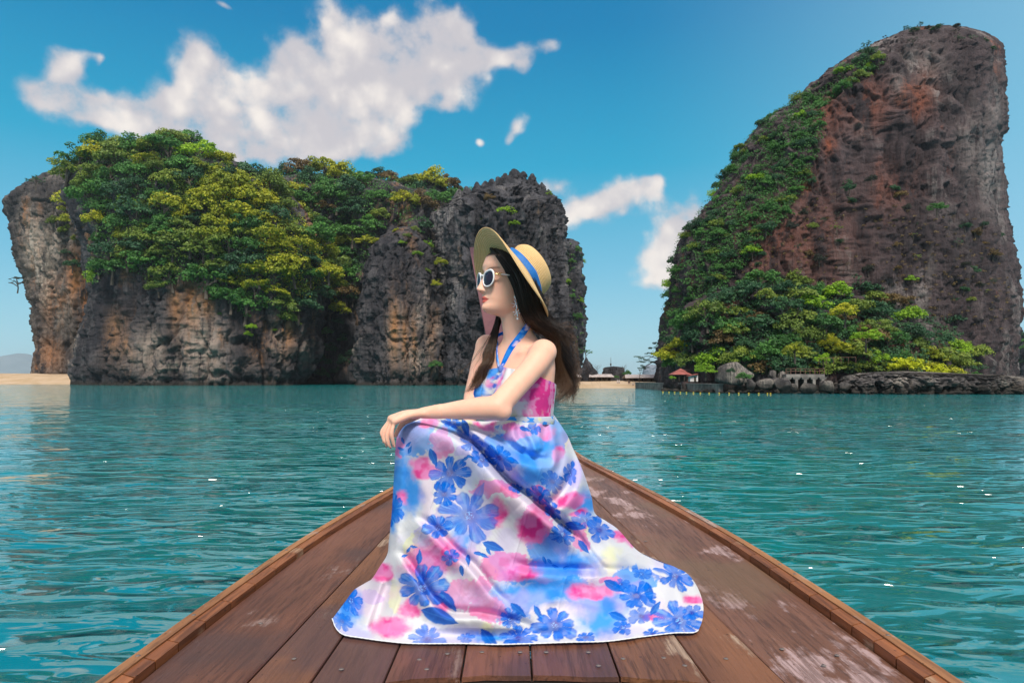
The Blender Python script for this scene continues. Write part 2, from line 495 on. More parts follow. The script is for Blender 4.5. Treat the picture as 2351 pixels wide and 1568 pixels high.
M_left = rock_mat('limestone_dark_streaked', (0.026, 0.026, 0.033), (0.105, 0.098, 0.105), (0.36, 0.29, 0.25), (0.34, 0.17, 0.075), 0.56, 0.55)
M_head = rock_mat('limestone_tan_streaked', (0.030, 0.029, 0.034), (0.145, 0.128, 0.118), (0.40, 0.34, 0.29), (0.40, 0.17, 0.065), 0.52, 0.54)
M_grey = rock_mat('limestone_slate_grey', (0.026, 0.026, 0.032), (0.105, 0.103, 0.118), (0.25, 0.235, 0.235), (0.24, 0.15, 0.07), 0.50, 0.60, 1.15, 1.3)
M_brown = rock_mat('limestone_purple_brown', (0.034, 0.026, 0.030), (0.088, 0.065, 0.070), (0.24, 0.21, 0.205), (0.22, 0.068, 0.038), 0.50, 0.57, 1.5, 1.0)
M_shore = rock_mat('shore_stone', (0.042, 0.040, 0.043), (0.15, 0.138, 0.138), (0.32, 0.29, 0.26), (0.20, 0.14, 0.09), 0.47, 0.6, 4.0, 1.0)

# left island
loft_rock('sea_cliff', M_head, 326, 24, [(388, 138, 215), (400, 112, 250), (430, 42, 290), (462, 14, 300), (500, 24, 300), (560, 42, 300), (640, 62, 300), (705, 78, 290), (770, 90, 280),
          (800, 96, 270), (840, 82, 270), (862, 78, 270), (885, 78, 270)], 200, 220, 2.2, 2.6, 3, 'overhanging tan cliff at the far left end of the long wooded island', 'cliff', freq=0.07, cracks=2.0, block=.55, pale=[(75, 560, 22, 70, 1.), (120, 560, 30, 60, .7), (150, 690, 26, 60, .5)], rust=[(175, 640, 22, 60, 1.), (200, 690, 18, 80, .9), (130, 700, 30, 60, .6), (115, 810, 30, 40, .6)], lichen=[(80, 440, 70, 35, 1.), (30, 470, 22, 30, 1.), (165, 740, 40, 60, .8)])
loft_rock('sea_cliff', M_left, 268, 38, [(330, 300, 420), (345, 250, 470), (380, 190, 560), (430, 160, 640), (500, 170, 700), (560, 195, 740), (620, 205, 752), (690, 205, 735), (760, 190, 715),
          (800, 180, 722), (850, 172, 712), (872, 176, 700), (888, 172, 706)], 240, 330, 2.2, 2.2, 8, 'broad dark cliff streaked with buff stone under a domed wooded top', 'cliff', freq=0.065, cracks=2.6, foot=2.2, block=.6, pale=[(465, 790, 50, 70, 1.), (340, 810, 40, 50, .9), (450, 720, 30, 50, .8), (640, 790, 20, 50, .6), (700, 800, 16, 40, .6), (420, 840, 120, 16, .8)], rust=[(440, 690, 24, 55, 1.), (405, 700, 16, 60, .8), (475, 690, 16, 40, .9), (655, 760, 24, 50, .9), (260, 770, 24, 50, .6), (590, 790, 22, 40, .6)], lichen=[(280, 700, 90, 70, 1.), (560, 740, 40, 60, .9), (520, 690, 60, 30, .8), (380, 800, 24, 70, .7), (240, 850, 70, 25, 1.)])
loft_rock('wooded_ridge', M_left, 322, 40, [(402, 700, 800), (415, 640, 880), (440, 560, 1000), (470, 520, 1060), (560, 500, 1070), (700, 500, 1070), (880, 500, 1070)], 120, 260, 4, 1.5, 12,
          'long saddle ridge covered in forest behind the two left cliffs', 'hill', freq=0.05)
loft_rock('wooded_knoll', M_grey, 330, 14, [(402, 945, 975), (415, 915, 1000), (440, 900, 1020), (480, 890, 1040), (560, 880, 1060)], 60, 120, 2, 2, 15,
          'small dark rounded knoll rising from the saddle ridge', 'hill', freq=0.08)
loft_rock('rock_pillar', M_left, 256, 24, [(522, 922, 938), (535, 900, 952), (560, 868, 970), (600, 852, 986), (660, 838, 1004), (720, 828, 1012), (790, 824, 1014), (850, 818, 1016), (872, 828, 1012), (888, 820, 1016)], 190, 240, 1.6, 2.4, 21,
          'pointed grey pillar with buff vertical stripes beside the dark cleft', 'cliff', freq=0.075, cracks=2.0, foot=1.8, block=.7, rust=[(905, 755, 12, 70, 1.), (930, 770, 10, 60, .9), (950, 780, 9, 60, .8), (990, 770, 10, 50, .5)], pale=[(905, 770, 14, 60, .7), (955, 830, 30, 30, .9), (985, 800, 14, 40, .5)], lichen=[(925, 600, 70, 70, 1.), (860, 740, 26, 90, .9), (1000, 690, 24, 60, .8), (900, 850, 60, 20, .8)])
loft_rock('rock_tower', M_grey, 264, 30, [(424, 1164, 1200), (434, 1128, 1226), (446, 1090, 1246), (458, 1062, 1260), (474, 1044, 1272), (490, 1022, 1276), (540, 1020, 1280), (620, 1020, 1284), (700, 1014, 1290), (800, 1010, 1296), (868, 1008, 1300), (888, 1006, 1300)], 220, 240, 1.5, 4.6, 34,
          'tall slate grey tower with jagged spires behind the straw hat', 'cliff', freq=0.085, jag=0.6, cracks=2.2, foot=1.5, block=.5, vert=.09)
for i, (px, pt, w) in enumerate([(1180, 389, 26), (1160, 399, 17), (1222, 400, 19), (1143, 407, 18), (1095, 419, 19), (1070, 429, 18), (1114, 417, 17), (1244, 420, 17), (1201, 395, 20), (1129, 412, 16), (1054, 436, 16), (1259, 436, 15)]):
    loft_rock('rock_spire', M_grey, 258 + (i % 3) * 5, w / F * 262 * 1.3, [(pt, px - w * .12, px + w * .12), (pt + 5, px - w * .30, px + w * .36), (pt + 16, px - w * .50, px + w * .56), (pt + 34, px - w * 1.0, px + w * 1.1), (pt + 60, px - w * 1.4, px + w * 1.5), (pt + 95, px - w * 1.8, px + w * 1.9)], 50, 40, 0.8, 1.0, 40 + i,
              ('tallest middle spire', 'thin spike left of the tallest spire', 'lone pointed spire near the right shoulder', 'third short spike from the middle', 'broken tooth on the left shoulder', 'low tooth at the left corner',
               'small notch tooth left of the middle', 'stubby tooth at the right shoulder', 'spire leaning against the tallest one', 'little spike below the middle spires', 'lowest knob at the left edge', 'lowest knob at the right edge')[i] + ' of the slate grey tower', 'rock spire', freq=0.25)
loft_rock('sea_cliff', M_grey, 300, 22, [(548, 1275, 1296), (556, 1262, 1312), (575, 1255, 1330), (620, 1250, 1326), (700, 1250, 1334), (780, 1250, 1334), (840, 1250, 1326), (880, 1250, 1330)], 140, 160, 1.6, 2.2, 51,
          'narrow ivy hung cliff just right of the straw hat', 'cliff', freq=0.09)

# right island
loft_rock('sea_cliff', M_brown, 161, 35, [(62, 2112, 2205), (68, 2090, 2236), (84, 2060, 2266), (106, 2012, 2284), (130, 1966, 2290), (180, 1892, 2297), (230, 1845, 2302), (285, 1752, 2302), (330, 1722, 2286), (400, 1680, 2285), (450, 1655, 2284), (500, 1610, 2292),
          (560, 1574, 2302), (640, 1556, 2318), (700, 1546, 2330), (760, 1536, 2330), (830, 1524, 2326), (905, 1524, 2330)], 330, 400, 1.3, 2.0, 63, 'huge leaning purple brown cliff towering over the right shore', 'cliff', freq=0.085, cracks=1.0, n_exp=3.6, block=.28, vert=.07, pale=[(2272, 390, 26, 90, 1.), (2240, 330, 40, 80, .6), (2285, 250, 16, 70, .7), (2130, 150, 40, 50, .5), (2150, 790, 30, 60, .4), (2060, 190, 16, 30, .6)], rust=[(1905, 335, 16, 22, 1.), (1860, 560, 110, 130, .45), (1990, 240, 50, 60, .7), (2120, 215, 30, 55, .6), (1900, 260, 40, 50, .7), (1780, 560, 60, 80, .6), (2050, 430, 60, 60, .4)], lichen=[(2200, 560, 70, 110, .8), (2050, 560, 90, 60, .6), (2230, 160, 40, 50, .7), (2200, 720, 50, 60, .8), (1960, 200, 40, 40, .6)])  # pale spots down the right edge put its sunlit side into the colour
loft_rock('wooded_slope', M_brown, 139, 26, [(655, 1700, 1860), (680, 1620, 2010), (720, 1570, 2120), (770, 1545, 2200), (830, 1530, 2260), (895, 1525, 2275)], 90, 260, 1.8, 0.6, 71,
          'bushy talus slope at the foot of the huge right cliff', 'hill', freq=0.08)
loft_rock('rock_shelf', M_shore, 107, 10, [(856, 1990, 2150), (862, 1960, 2330), (874, 1935, 2420), (890, 1910, 2470), (902, 1900, 2480), (906, 1905, 2480), (920, 1900, 2480)], 60, 420, 0.9, 0.7, 80,
          'low layered stone shelf along the water below the right cliff', 'rock', freq=0.30, cracks=0.7)
loft_rock('wooded_islet', M_grey, 420, 30, [(768, 2350, 2420), (785, 2338, 2470), (820, 2330, 2500), (872, 2325, 2520)], 40, 120, 3, 2, 88, 'distant dark wooded islet at the right picture edge', 'islet', freq=0.05)

# rocks on and behind the beach between the islands
loft_rock('rock_cone', M_grey, 196, 5, [(822, 1344, 1348), (832, 1340, 1353), (845, 1334, 1358), (858, 1326, 1370), (880, 1318, 1374)], 60, 90, 0.5, 0.7, 93, 'pointed dark rock at the foot of the ivy hung cliff', 'rock', freq=0.25)
loft_rock('rock_block', M_grey, 205, 4, [(843, 1396, 1422), (846, 1390, 1428), (858, 1386, 1430), (880, 1384, 1432)], 50, 90, 0.5, 0.6, 95, 'flat topped dark rock behind the beach huts', 'rock', freq=0.25)
M_far = noisy('hazed_far_stone', (0.16, 0.19, 0.24), (0.21, 0.24, 0.30), 0.05, 0.9)  # blue of the distance haze mixed into the stone colour
loft_rock('far_dome', M_far, 800, 14, [(838, 1488, 1504), (842, 1482, 1512), (852, 1478, 1518), (876, 1477, 1520)], 40, 90, 1.2, 0.8, 97, 'smooth blue grey dome of rock behind the long hut roof', 'islet', freq=0.04)

# boulders along the right shore
M_boulder = rock_mat('boulder_stone', (0.030, 0.028, 0.030), (0.120, 0.110, 0.108), (0.26, 0.235, 0.21), (0.26, 0.19, 0.12), 0.46, 0.62, 7.0, 0.8)
BOULD = [  # px left, right, py top, bottom, Y, label
    (1642, 1728, 834, 890, 106.0, 'largest boulder on the shore, a bush growing on its top'),
    (1712, 1734, 868, 892, 102.0, 'upright boulder against the right foot of the largest boulder'),
    (1731, 1778, 866, 893, 102.5, 'wide wedge boulder in the middle of the boulder row'),
    (1760, 1786, 849, 872, 105.0, 'round boulder stacked behind the wedge boulder'),
    (1786, 1804, 851, 872, 105.0, 'small boulder leaning on the left end of the stone terrace'),
    (1777, 1822, 867, 900, 101.0, 'slanting boulder in front of the terrace, its back humped'),
    (1814, 1834, 878, 898, 100.5, 'smallest round boulder before the terrace arches'),
    (1833, 1874, 877, 902, 100.0, 'brown boulder below the middle of the terrace'),
    (1874, 1920, 873, 902, 100.0, 'pale cracked boulder at the right end of the terrace'),
    (1919, 1955, 877, 896, 101.0, 'low boulder between the terrace and the stone shelf'),
    (1934, 1976, 860, 884, 104.0, 'tilted slab like boulder leaning above the stone shelf'),
    (1768, 1790, 864, 884, 103.2, 'mossy boulder wedged between two larger ones'),
]
for i, (l, r, tp, bt, Y, lab) in enumerate(BOULD):
    c = W((l + r) / 2, (tp + bt) / 2 + 2, Y)
    rx, rz = (r - l) / 2 / F * Y * 1.04, (bt - tp) / 2 / F * Y * 1.15
    mb = MB().ball((0, 0, 0), 1, 40, 26)
    v = np.vstack(mb.V)
    nn = v / np.linalg.norm(v, axis=1)[:, None]
    cut = np.ones(len(v))
    lr = np.random.default_rng(300 + i)
    for k in range(13):       # broken faces
        dn = lr.normal(size=3); dn /= np.linalg.norm(dn)
        cut = np.minimum(cut, lr.uniform(.58, .95) / np.maximum(nn @ dn, 1e-3))
    cut = np.minimum(cut, 1.1)
    v = nn * (cut + 0.07 * fbm(nn * 2.2, 4, .5, 200 + i))[:, None] * [rx, max(rx * .75, rz), rz]
    tag(mk('boulder', v + c, mb.F, M_boulder), lab, 'boulder', 'boulders along the right shore')
# a fringe of small stones at the tide line
mb = MB(); lr = np.random.default_rng(5)
for k in range(150):
    px = lr.uniform(1520, 1960); Y = lr.uniform(104, 109) + max(0, (1660 - px)) * .13
    s = lr.uniform(.15, .5)
    x = (px - CX) / F * Y
    bl = MB().ball((0, 0, 0), 1, 8, 6); v = bl.V[0]
    v = v * (1 + .25 * vnoise(v * 1.7 + k, 4))[:, None] * [s * lr.uniform(.9, 1.7), s, s * lr.uniform(.5, .9)]
    mb.add(v + [x, Y - .5, lr.uniform(0, .35)], bl.F)
o = mb.obj('shore_stones', M_boulder)
tag(o, 'loose grey stones lying along the right tide line', 'stones', kind='stuff')

# ------------------------------------------------------------------ sand, sea wall, far hills
M_sand = noisy('beach_sand', (0.46, 0.33, 0.20), (0.56, 0.42, 0.29), 0.15, 0.95, 0.3, 2.0)
def beach(name, x0, x1, rows, label):
    xs = np.linspace(x0, x1, 120)
    V = []
    for (Y, z) in rows:
        y = Y + 1.2 * fbm(np.stack([xs * .06, 0 * xs + Y, 0 * xs], -1), 3)
        V.append(np.stack([xs, y, 0 * xs + z - 3.5 * (1 - sm(xs, x0, x0 + 7) * sm(xs, x1, x1 - 7)) + (0.12 * fbm(np.stack([xs * .15, 0 * xs + Y, 0 * xs], -1), 3) if z > 0 else 0)], -1))
    return tag(mk(name, np.vstack(V), grid_faces(len(rows), 120), M_sand), kind='structure')
beach('beach', -330, -174, [(272, -1), (279, 0.0), (285, 1.2), (292, 2.6), (296, 3.4), (305, 4.4), (318, 4.8), (340, 4.6), (420, -2)], '')
beach('beach', 9, 52, [(158, -.8), (163, 0), (166, .35), (172, .8), (180, 1.2), (190, 1.5), (215, 1.7), (260, -1)], '')
M_hill = noisy('hazed_hill_forest', (0.16, 0.23, 0.27), (0.19, 0.26, 0.30), 0.01, 1.0)  # forest tone already paled and blued by painted haze
hx = np.linspace(-5200, -3000, 160)
hh = 165 * np.exp(-((hx + 4230) / 230) ** 2) + 150 * np.exp(-((hx + 4520) / 260) ** 2) + 90 * np.exp(-((hx + 3900) / 200) ** 2) + 12 * fbm(np.stack([hx * .01, 0 * hx, 0 * hx], -1), 4)
hV = [np.stack([hx, 6000 + dy + 0 * hx, np.maximum(hh, 3) * q - 2], -1) for dy, q in ((-900, 0), (-500, .45), (-200, .85), (0, 1), (300, .7), (900, 0))]
tag(mk('distant_hills', np.vstack(hV), grid_faces(6, 160), M_hill), kind='structure')

# ------------------------------------------------------------------ vegetation
def leaf_mat(name, stops, rust=None):
    m = bpy.data.materials.new(name); m.use_nodes = True
    t = NT(m.node_tree)
    tone = t.n('ShaderNodeAttribute', attribute_name='tone').outputs['Fac']
    rnd = t.n('ShaderNodeObjectInfo').outputs['Random']
    f = t.math('ADD', t.math('MULTIPLY', tone, 0.72), t.math('MULTIPLY', rnd, 0.28))
    c = t.ramp(f, stops)
    d = t.n('ShaderNodeBsdfPrincipled', {'Base Color': c, 'Roughness': 0.55, 'Specular IOR Level': 0.35})
    tr = t.n('ShaderNodeBsdfTranslucent', {'Color': c})
    mx = t.n('ShaderNodeMixShader', {0: 0.28, 1: d.outputs[0], 2: tr.outputs[0]})
    t.n('ShaderNodeOutputMaterial', {0: mx.outputs[0]})
    return m

LEAF = {
    'golden': leaf_mat('leaf_golden', [(0, (0.103, 0.153, 0.021)), (.4, (0.267, 0.317, 0.025)), (.75, (0.532, 0.512, 0.029)), (1, (0.818, 0.676, 0.041))]),
    'olive': leaf_mat('leaf_olive', [(0, (0.071, 0.123, 0.029)), (.5, (0.174, 0.256, 0.041)), (1, (0.389, 0.440, 0.061))]),
    'green': leaf_mat('leaf_green', [(0, (0.025, 0.092, 0.029)), (.5, (0.071, 0.205, 0.045)), (1, (0.174, 0.409, 0.061))]),
    'deep': leaf_mat('leaf_deep', [(0, (0.015, 0.049, 0.029)), (.5, (0.037, 0.112, 0.053)), (1, (0.092, 0.226, 0.071))]),
    'bright': leaf_mat('leaf_bright', [(0, (0.093, 0.202, 0.019)), (.5, (0.232, 0.419, 0.023)), (1, (0.465, 0.666, 0.031))]),
    'lime': leaf_mat('leaf_lime', [(0, (0.217, 0.279, 0.019)), (.5, (0.496, 0.558, 0.019)), (1, (0.806, 0.806, 0.031))]),
    'dry': leaf_mat('leaf_dry', [(0, (0.070, 0.054, 0.028)), (.5, (0.171, 0.116, 0.046)), (1, (0.310, 0.217, 0.078))]),
    'bare': leaf_mat('leaf_sparse_dark', [(0, (0.019, 0.028, 0.025)), (.5, (0.043, 0.053, 0.040)), (1, (0.078, 0.093, 0.062))]),
}
M_bark = noisy('bark', (0.05, 0.04, 0.032), (0.11, 0.09, 0.075), 2.0, 0.9)

def leaves(centers, radii, normals_up, n_each, size, seed, flat=0.5, shell=0.65):
    """leaf sized faces spread through clumps; returns vertices, quads and a tone for every leaf"""
    r = np.random.default_rng(seed)
    C = np.repeat(centers, n_each, 0); R = np.repeat(radii, n_each, 0)
    n = len(C)
    d = r.normal(size=(n, 3)); d /= np.linalg.norm(d, axis=1)[:, None]
    d[:, 2] = np.where(d[:, 2] < -0.25, -d[:, 2], d[:, 2])
    rad = r.uniform(shell, 1.0, n) * (1 + 0.22 * fbm(d * 2.2 + C * 3.1, 2, .5, seed))
    p = C + d * rad[:, None] * R * np.array([1, 1, flat])
    nv = d * 0.75 + np.array(normals_up) * 0.5 + r.normal(size=(n, 3)) * 0.38
    nv /= np.linalg.norm(nv, axis=1)[:, None]
    a = np.cross(nv, r.normal(size=(n, 3))); a /= np.linalg.norm(a, axis=1)[:, None]
    b = np.cross(nv, a)
    s = (size * r.uniform(.6, 1.35, n))[:, None]
    V = np.stack([p - a * s, p - b * s * .6 + nv * s * .15, p + a * s, p + b * s * .6 - nv * s * .12], 1).reshape(-1, 3)
    tone = np.repeat(r.uniform(0.1, .8, len(centers)), n_each) * .55 + r.uniform(0, .45, n)
    return V, np.arange(4 * n).reshape(-1, 4), np.repeat(np.clip(tone, 0, 1), 4)

def crown_shape(seed, kind):
    r = np.random.default_rng(900 + seed)
    if kind == 'tier':       # spreading crown in loose storeys
        k = 30
        a = r.uniform(0, 2 * np.pi, k); q = np.sqrt(r.uniform(0.02, 1, k)) * .86
        z = .66 * (1 - q ** 2) * r.uniform(.25, 1, k) + r.uniform(-.22, .08, k)
        c = np.stack([q * np.cos(a), q * np.sin(a), z], 1)
        rr = r.uniform(.15, .34, k)[:, None] * np.ones((1, 3))
        return leaves(c, rr, (0, 0, .55), 82, 0.052, seed, .62)
    if kind == 'dome':       # bushy, uneven, leafy down its sides
        k = 34
        d = r.normal(size=(k, 3)); d /= np.linalg.norm(d, axis=1)[:, None]; d[:, 2] = np.abs(d[:, 2]) * 1.05 - .32
        c = d * r.uniform(.40, .90, k)[:, None] * np.array([1, 1, .85])
        rr = r.uniform(.14, .36, k)[:, None] * np.ones((1, 3))
        return leaves(c, rr, (0, 0, .4), 78, 0.052, seed, .85)
    if kind == 'airy':       # sparse twiggy crown with the sky showing through
        k = 20
        d = r.normal(size=(k, 3)); d /= np.linalg.norm(d, axis=1)[:, None]; d[:, 2] = np.abs(d[:, 2])
        c = d * r.uniform(.45, .95, k)[:, None] * np.array([1, 1, .8])
        rr = r.uniform(.10, .24, k)[:, None] * np.ones((1, 3))
        return leaves(c, rr, (0, 0, 1), 32, 0.052, seed, .5, .3)

def trunk_shape(seed):
    r = np.random.default_rng(700 + seed)
    mb = MB()
    top = np.array([r.uniform(-.15, .15), r.uniform(-.15, .15), .45])
    mb.tube(resample([[0, 0, -.9], [r.uniform(-.06, .06), 0, -.35], top], 7), np.linspace(.07, .03, 7), 6, False)
    for k in range(6):
        a = r.uniform(0, 6.28); q = r.uniform(.35, .75); z0 = r.uniform(-.35, .2)
        mb.tube(resample([[0, 0, z0], [q * .45 * math.cos(a), q * .45 * math.sin(a), z0 + .22], [q * math.cos(a), q * math.sin(a), z0 + .34]], 5), np.linspace(.034, .012, 5), 5, False)
    return mb

CROWN_ME, TRUNK_ME = {}, {}
def crown_mesh(kind, shape, leaf):
    key = (kind, shape, leaf)
    if key not in CROWN_ME:
        V, Fq, tone = crown_shape(shape * 7 + {'tier': 1, 'dome': 2, 'airy': 3}[kind], kind)
        o = mk('crown', V, Fq, LEAF[leaf], None, False, {'tone': tone})
        CROWN_ME[key] = o.data
        bpy.data.objects.remove(o)
    return CROWN_ME[key]
def trunk_mesh(i):
    if i not in TRUNK_ME:
        o = trunk_shape(i).obj('trunk', M_bark)
        TRUNK_ME[i] = o.data
        bpy.data.objects.remove(o)
    return TRUNK_ME[i]

def tree(name, p, rad, kind, shape, leaf, label, cat, group, rz=0.0, lean=(0, 0), sz=1.0):
    t = thing(name, p, label, cat, group)
    t.rotation_euler = (lean[0], lean[1], rz)
    t.scale = (rad, rad, rad * sz)
    for nm, me in (('trunk', trunk_mesh(shape % 4)), ('crown', crown_mesh(kind, shape, leaf))):
        o = bpy.data.objects.new(nm, me)
        COL.objects.link(o)
        o.parent = t
    return t

def spots(rocks, poly, n, gap, seed, nz_min=-0.25, holes=(), facing=-.30):
    """places on visible stone inside an outline, kept apart from each other"""
    r = np.random.default_rng(seed)
    Vs = np.vstack([ROCKS[k][0] for k in rocks]); Ns = np.vstack([ROCKS[k][1] for k in rocks])
    x, y = proj(Vs)
    view = np.array([0, 0, CAMZ]) - Vs
    view /= np.linalg.norm(view, axis=1)[:, None]
    ok = in_poly(x, y, poly) & ((Ns * view).sum(1) > facing) & (Ns[:, 2] > nz_min) & (Vs[:, 2] > 1.0)
    for h in holes:
        ok &= ~in_poly(x, y, h)
    idx = np.flatnonzero(ok)
    r.shuffle(idx)
    px, py, out = [], [], []
    gaps = np.broadcast_to(gap, (2,))
    for i in idx:
        if len(out) >= n: break
        if px and (((np.array(px) - x[i]) / gaps[0]) ** 2 + ((np.array(py) - y[i]) / gaps[1]) ** 2).min() < 1: continue
        px.append(x[i]); py.append(y[i]); out.append((Vs[i], Ns[i], x[i], y[i]))
    return out

L_head, L_main, L_ridge = 'overhanging tan cliff at the far left end of the long wooded island', 'broad dark cliff streaked with buff stone under a domed wooded top', 'long saddle ridge covered in forest behind the two left cliffs'
L_knoll, L_pillar, L_tower, L_ivy = 'small dark rounded knoll rising from the saddle ridge', 'pointed grey pillar with buff vertical stripes beside the dark cleft', 'tall slate grey tower with jagged spires behind the straw hat', 'narrow ivy hung cliff just right of the straw hat'
L_huge, L_slope, L_shelf, L_islet = 'huge leaning purple brown cliff towering over the right shore', 'bushy talus slope at the foot of the huge right cliff', 'low layered stone shelf along the water below the right cliff', 'distant dark wooded islet at the right picture edge'

DOME = [(150, 375), (200, 345), (330, 322), (470, 345), (540, 395), (620, 435), (700, 515), (745, 590), (785, 640), (775, 655), (735, 690), (700, 690), (655, 738), (612, 704), (560, 722), (505, 688), (470, 640), (440, 642), (365, 664), (330, 630), (288, 612), (222, 655), (228, 520), (180, 480), (178, 435)]
RIDGE = [(520, 385), (660, 395), (760, 405), (850, 415), (1000, 425), (1062, 445), (1030, 500), (1010, 580), (990, 640), (960, 540), (900, 520), (860, 545), (830, 640), (760, 720), (720, 560), (600, 450)]
SLOPE = [(1535, 835), (1545, 740), (1600, 690), (1700, 645), (1800, 640), (1870, 670), (1960, 675), (2050, 695), (2120, 725), (2200, 770), (2255, 850), (2160, 872), (2000, 862), (1900, 858), (1730, 858), (1640, 850), (1608, 838), (1535, 838)]
EDGE = [(1526, 838), (1526, 760), (1545, 620), (1560, 555), (1640, 450), (1690, 370), (1750, 285), (1850, 222), (1920, 165), (2010, 120), (2030, 150), (1950, 200), (1890, 250), (1880, 320), (1850, 420), (1800, 500), (1740, 560), (1690, 630), (1650, 700), (1590, 760), (1570, 838)]

KINDS_L = [('golden', .30), ('olive', .24), ('green', .27), ('deep', .15), ('bright', .04)]
WORDS = {'golden': 'golden', 'olive': 'olive', 'green': 'green', 'deep': 'dark', 'bright': 'bright', 'dry': 'rusty', 'lime': 'lime', 'bare': 'blackish'}
def grow(pts, kinds, rad, name, cat, place, group, seed, shape=('tier', 'dome'), lift=.10, bias=None):
    """one plant at every spot, each told apart by its colour, habit, height on the rock and neighbours"""
    r = np.random.default_rng(seed)
    ks, ps = [k for k, _ in kinds], np.array([w for _, w in kinds])
    plan = []
    for (p, n, x, y) in pts:
        w = ps.copy()
        if bias is not None:
            w = w * bias(ks, x, y)
        k = ks[r.choice(len(ks), p=w / w.sum())]
        plan.append([p, n, x, y, k, shape[r.integers(len(shape))], r.uniform(*rad)])
    ys = np.array([q[3] for q in plan]); order = np.argsort(np.argsort(ys)) / max(1, len(plan))
    rows = ['topmost', 'upper', 'middle', 'lower', 'lowest']
    groups = {}
    for i, q in enumerate(plan):
        groups.setdefault((min(4, int(order[i] * 5)), q[4], q[5]), []).append(i)
    ORD = ['first', 'second', 'third', 'fourth', 'fifth', 'sixth', 'seventh', 'eighth', 'ninth', 'tenth', 'eleventh', 'twelfth', 'thirteenth', 'fourteenth', 'fifteenth', 'sixteenth', 'seventeenth', 'eighteenth']
    HAB = {'tier': 'spreading', 'dome': 'round', 'airy': 'thin'}
    for (row, k, sh), ids in groups.items():
        ids.sort(key=lambda i: plan[i][2])
        for j, i in enumerate(ids):
            p, n, x, y, k, sh, rp = plan[i]
            if len(ids) == 1: lab = f'only {WORDS[k]} {HAB[sh]} {place}, {rows[row]} tier'
            else: lab = f'{ORD[min(j, 17)]} {WORDS[k]} {HAB[sh]} {place}, {rows[row]} tier from left'
            q = rp * p[1] / F
            tree(name, p + n * q * .12 + np.array([0, 0, q * lift]), q, sh, int(r.integers(4)), k, lab, cat, group, r.uniform(0, 6.28), (r.uniform(-.2, .2), r.uniform(-.2, .2)), r.uniform(.8, 1.1))

def dome_bias(ks, x, y):      # sunlight on the right flank put into yellower leaf colours, darker ones low down
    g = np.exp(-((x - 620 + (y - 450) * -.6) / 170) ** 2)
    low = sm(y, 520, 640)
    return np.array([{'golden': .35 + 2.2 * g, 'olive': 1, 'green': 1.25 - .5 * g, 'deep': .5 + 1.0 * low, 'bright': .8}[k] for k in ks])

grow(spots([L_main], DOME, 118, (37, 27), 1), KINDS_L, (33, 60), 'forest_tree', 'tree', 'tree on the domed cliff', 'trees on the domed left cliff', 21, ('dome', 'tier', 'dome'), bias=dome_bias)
grow(spots([L_ridge, L_knoll], RIDGE, 66, (33, 25), 2), [('green', .4), ('deep', .25), ('golden', .16), ('olive', .12), ('bright', .06), ('dry', .05)], (28, 50), 'forest_tree', 'tree', 'tree on the saddle ridge', 'trees on the saddle ridge', 22, ('dome',  'dome', 'dome', 'tier'))
grow(spots([L_slope], SLOPE, 82, (32, 25), 3), [('golden', .10), ('olive', .27), ('green', .30), ('deep', .19), ('dry', .10), ('bright', .08)], (28, 54), 'forest_tree', 'tree', 'tree below the huge cliff', 'trees at the foot of the huge cliff', 23, ('dome', 'dome', 'tier'))
# shrubs clinging to bare rock
SH = [('green', .35), ('deep', .35), ('olive', .2), ('bright', .1)]
grow(spots([L_huge], EDGE, 110, (17, 16), 4, -.9), SH, (15, 27), 'cliff_shrub', 'shrub', 'shrub on the sloping huge cliff', 'shrubs on the left edge of the huge cliff', 24, ('dome',), .1)
grow(spots([L_huge], [(1780, 470), (1880, 380), (2040, 420), (2200, 470), (2290, 520), (2310, 700), (2150, 720), (2000, 670), (1850, 640), (1700, 640)], 58, (24, 20), 5, -.9), [('deep', .36), ('bare', .25), ('dry', .2), ('olive', .14), ('bright', .03)], (9, 19), 'cliff_shrub', 'shrub', 'shrub on the bare huge cliff', 'shrubs on the face of the huge cliff', 25, ('dome', 'airy'), 0)
grow(spots([L_head], [(140, 440), (200, 420), (235, 520), (215, 640), (150, 600), (128, 520)], 14, (24, 22), 6, -.9), [('olive', .35), ('deep', .35), ('golden', .3)], (14, 24), 'cliff_shrub', 'shrub', 'shrub on the tan cliff', 'shrubs on the tan cliff', 26, ('dome',), 0)
grow(spots([L_pillar], [(860, 560), (900, 520), (960, 525), (1012, 610), (1010, 690), (985, 640), (940, 560)], 9, (20, 18), 7, -.9), [('olive', .3), ('golden', .45), ('bright', .25)], (10, 18), 'cliff_shrub', 'shrub', 'shrub on the grey pillar', 'shrubs on the grey pillar', 27, ('dome',), 0)
grow(spots([L_ivy], [(1285, 560), (1330, 575), (1328, 780), (1300, 800), (1284, 700)], 22, (15, 18), 8, -.9), [('green', .5), ('deep', .3), ('bright', .2)], (9, 16), 'cliff_shrub', 'shrub', 'shrub on the ivy cliff', 'shrubs on the ivy hung cliff', 28, ('dome',), 0)
grow(spots([L_main], [(470, 700), (620, 720), (720, 700), (700, 830), (560, 790)], 7, (60, 40), 9, -.9), [('green', .5), ('bright', .5)], (8, 14), 'cliff_shrub', 'shrub', 'shrub on the streaked cliff', 'shrubs low on the streaked cliff', 29, ('dome',), 0)
grow(spots([L_ridge], [(735, 690), (820, 680), (815, 860), (722, 860)], 12, (24, 26), 10, -.9), [('deep', .8), ('green', .2)], (16, 26), 'cliff_shrub', 'shrub', 'shrub in the dark cleft', 'shrubs in the dark cleft', 30, ('dome',), 0)
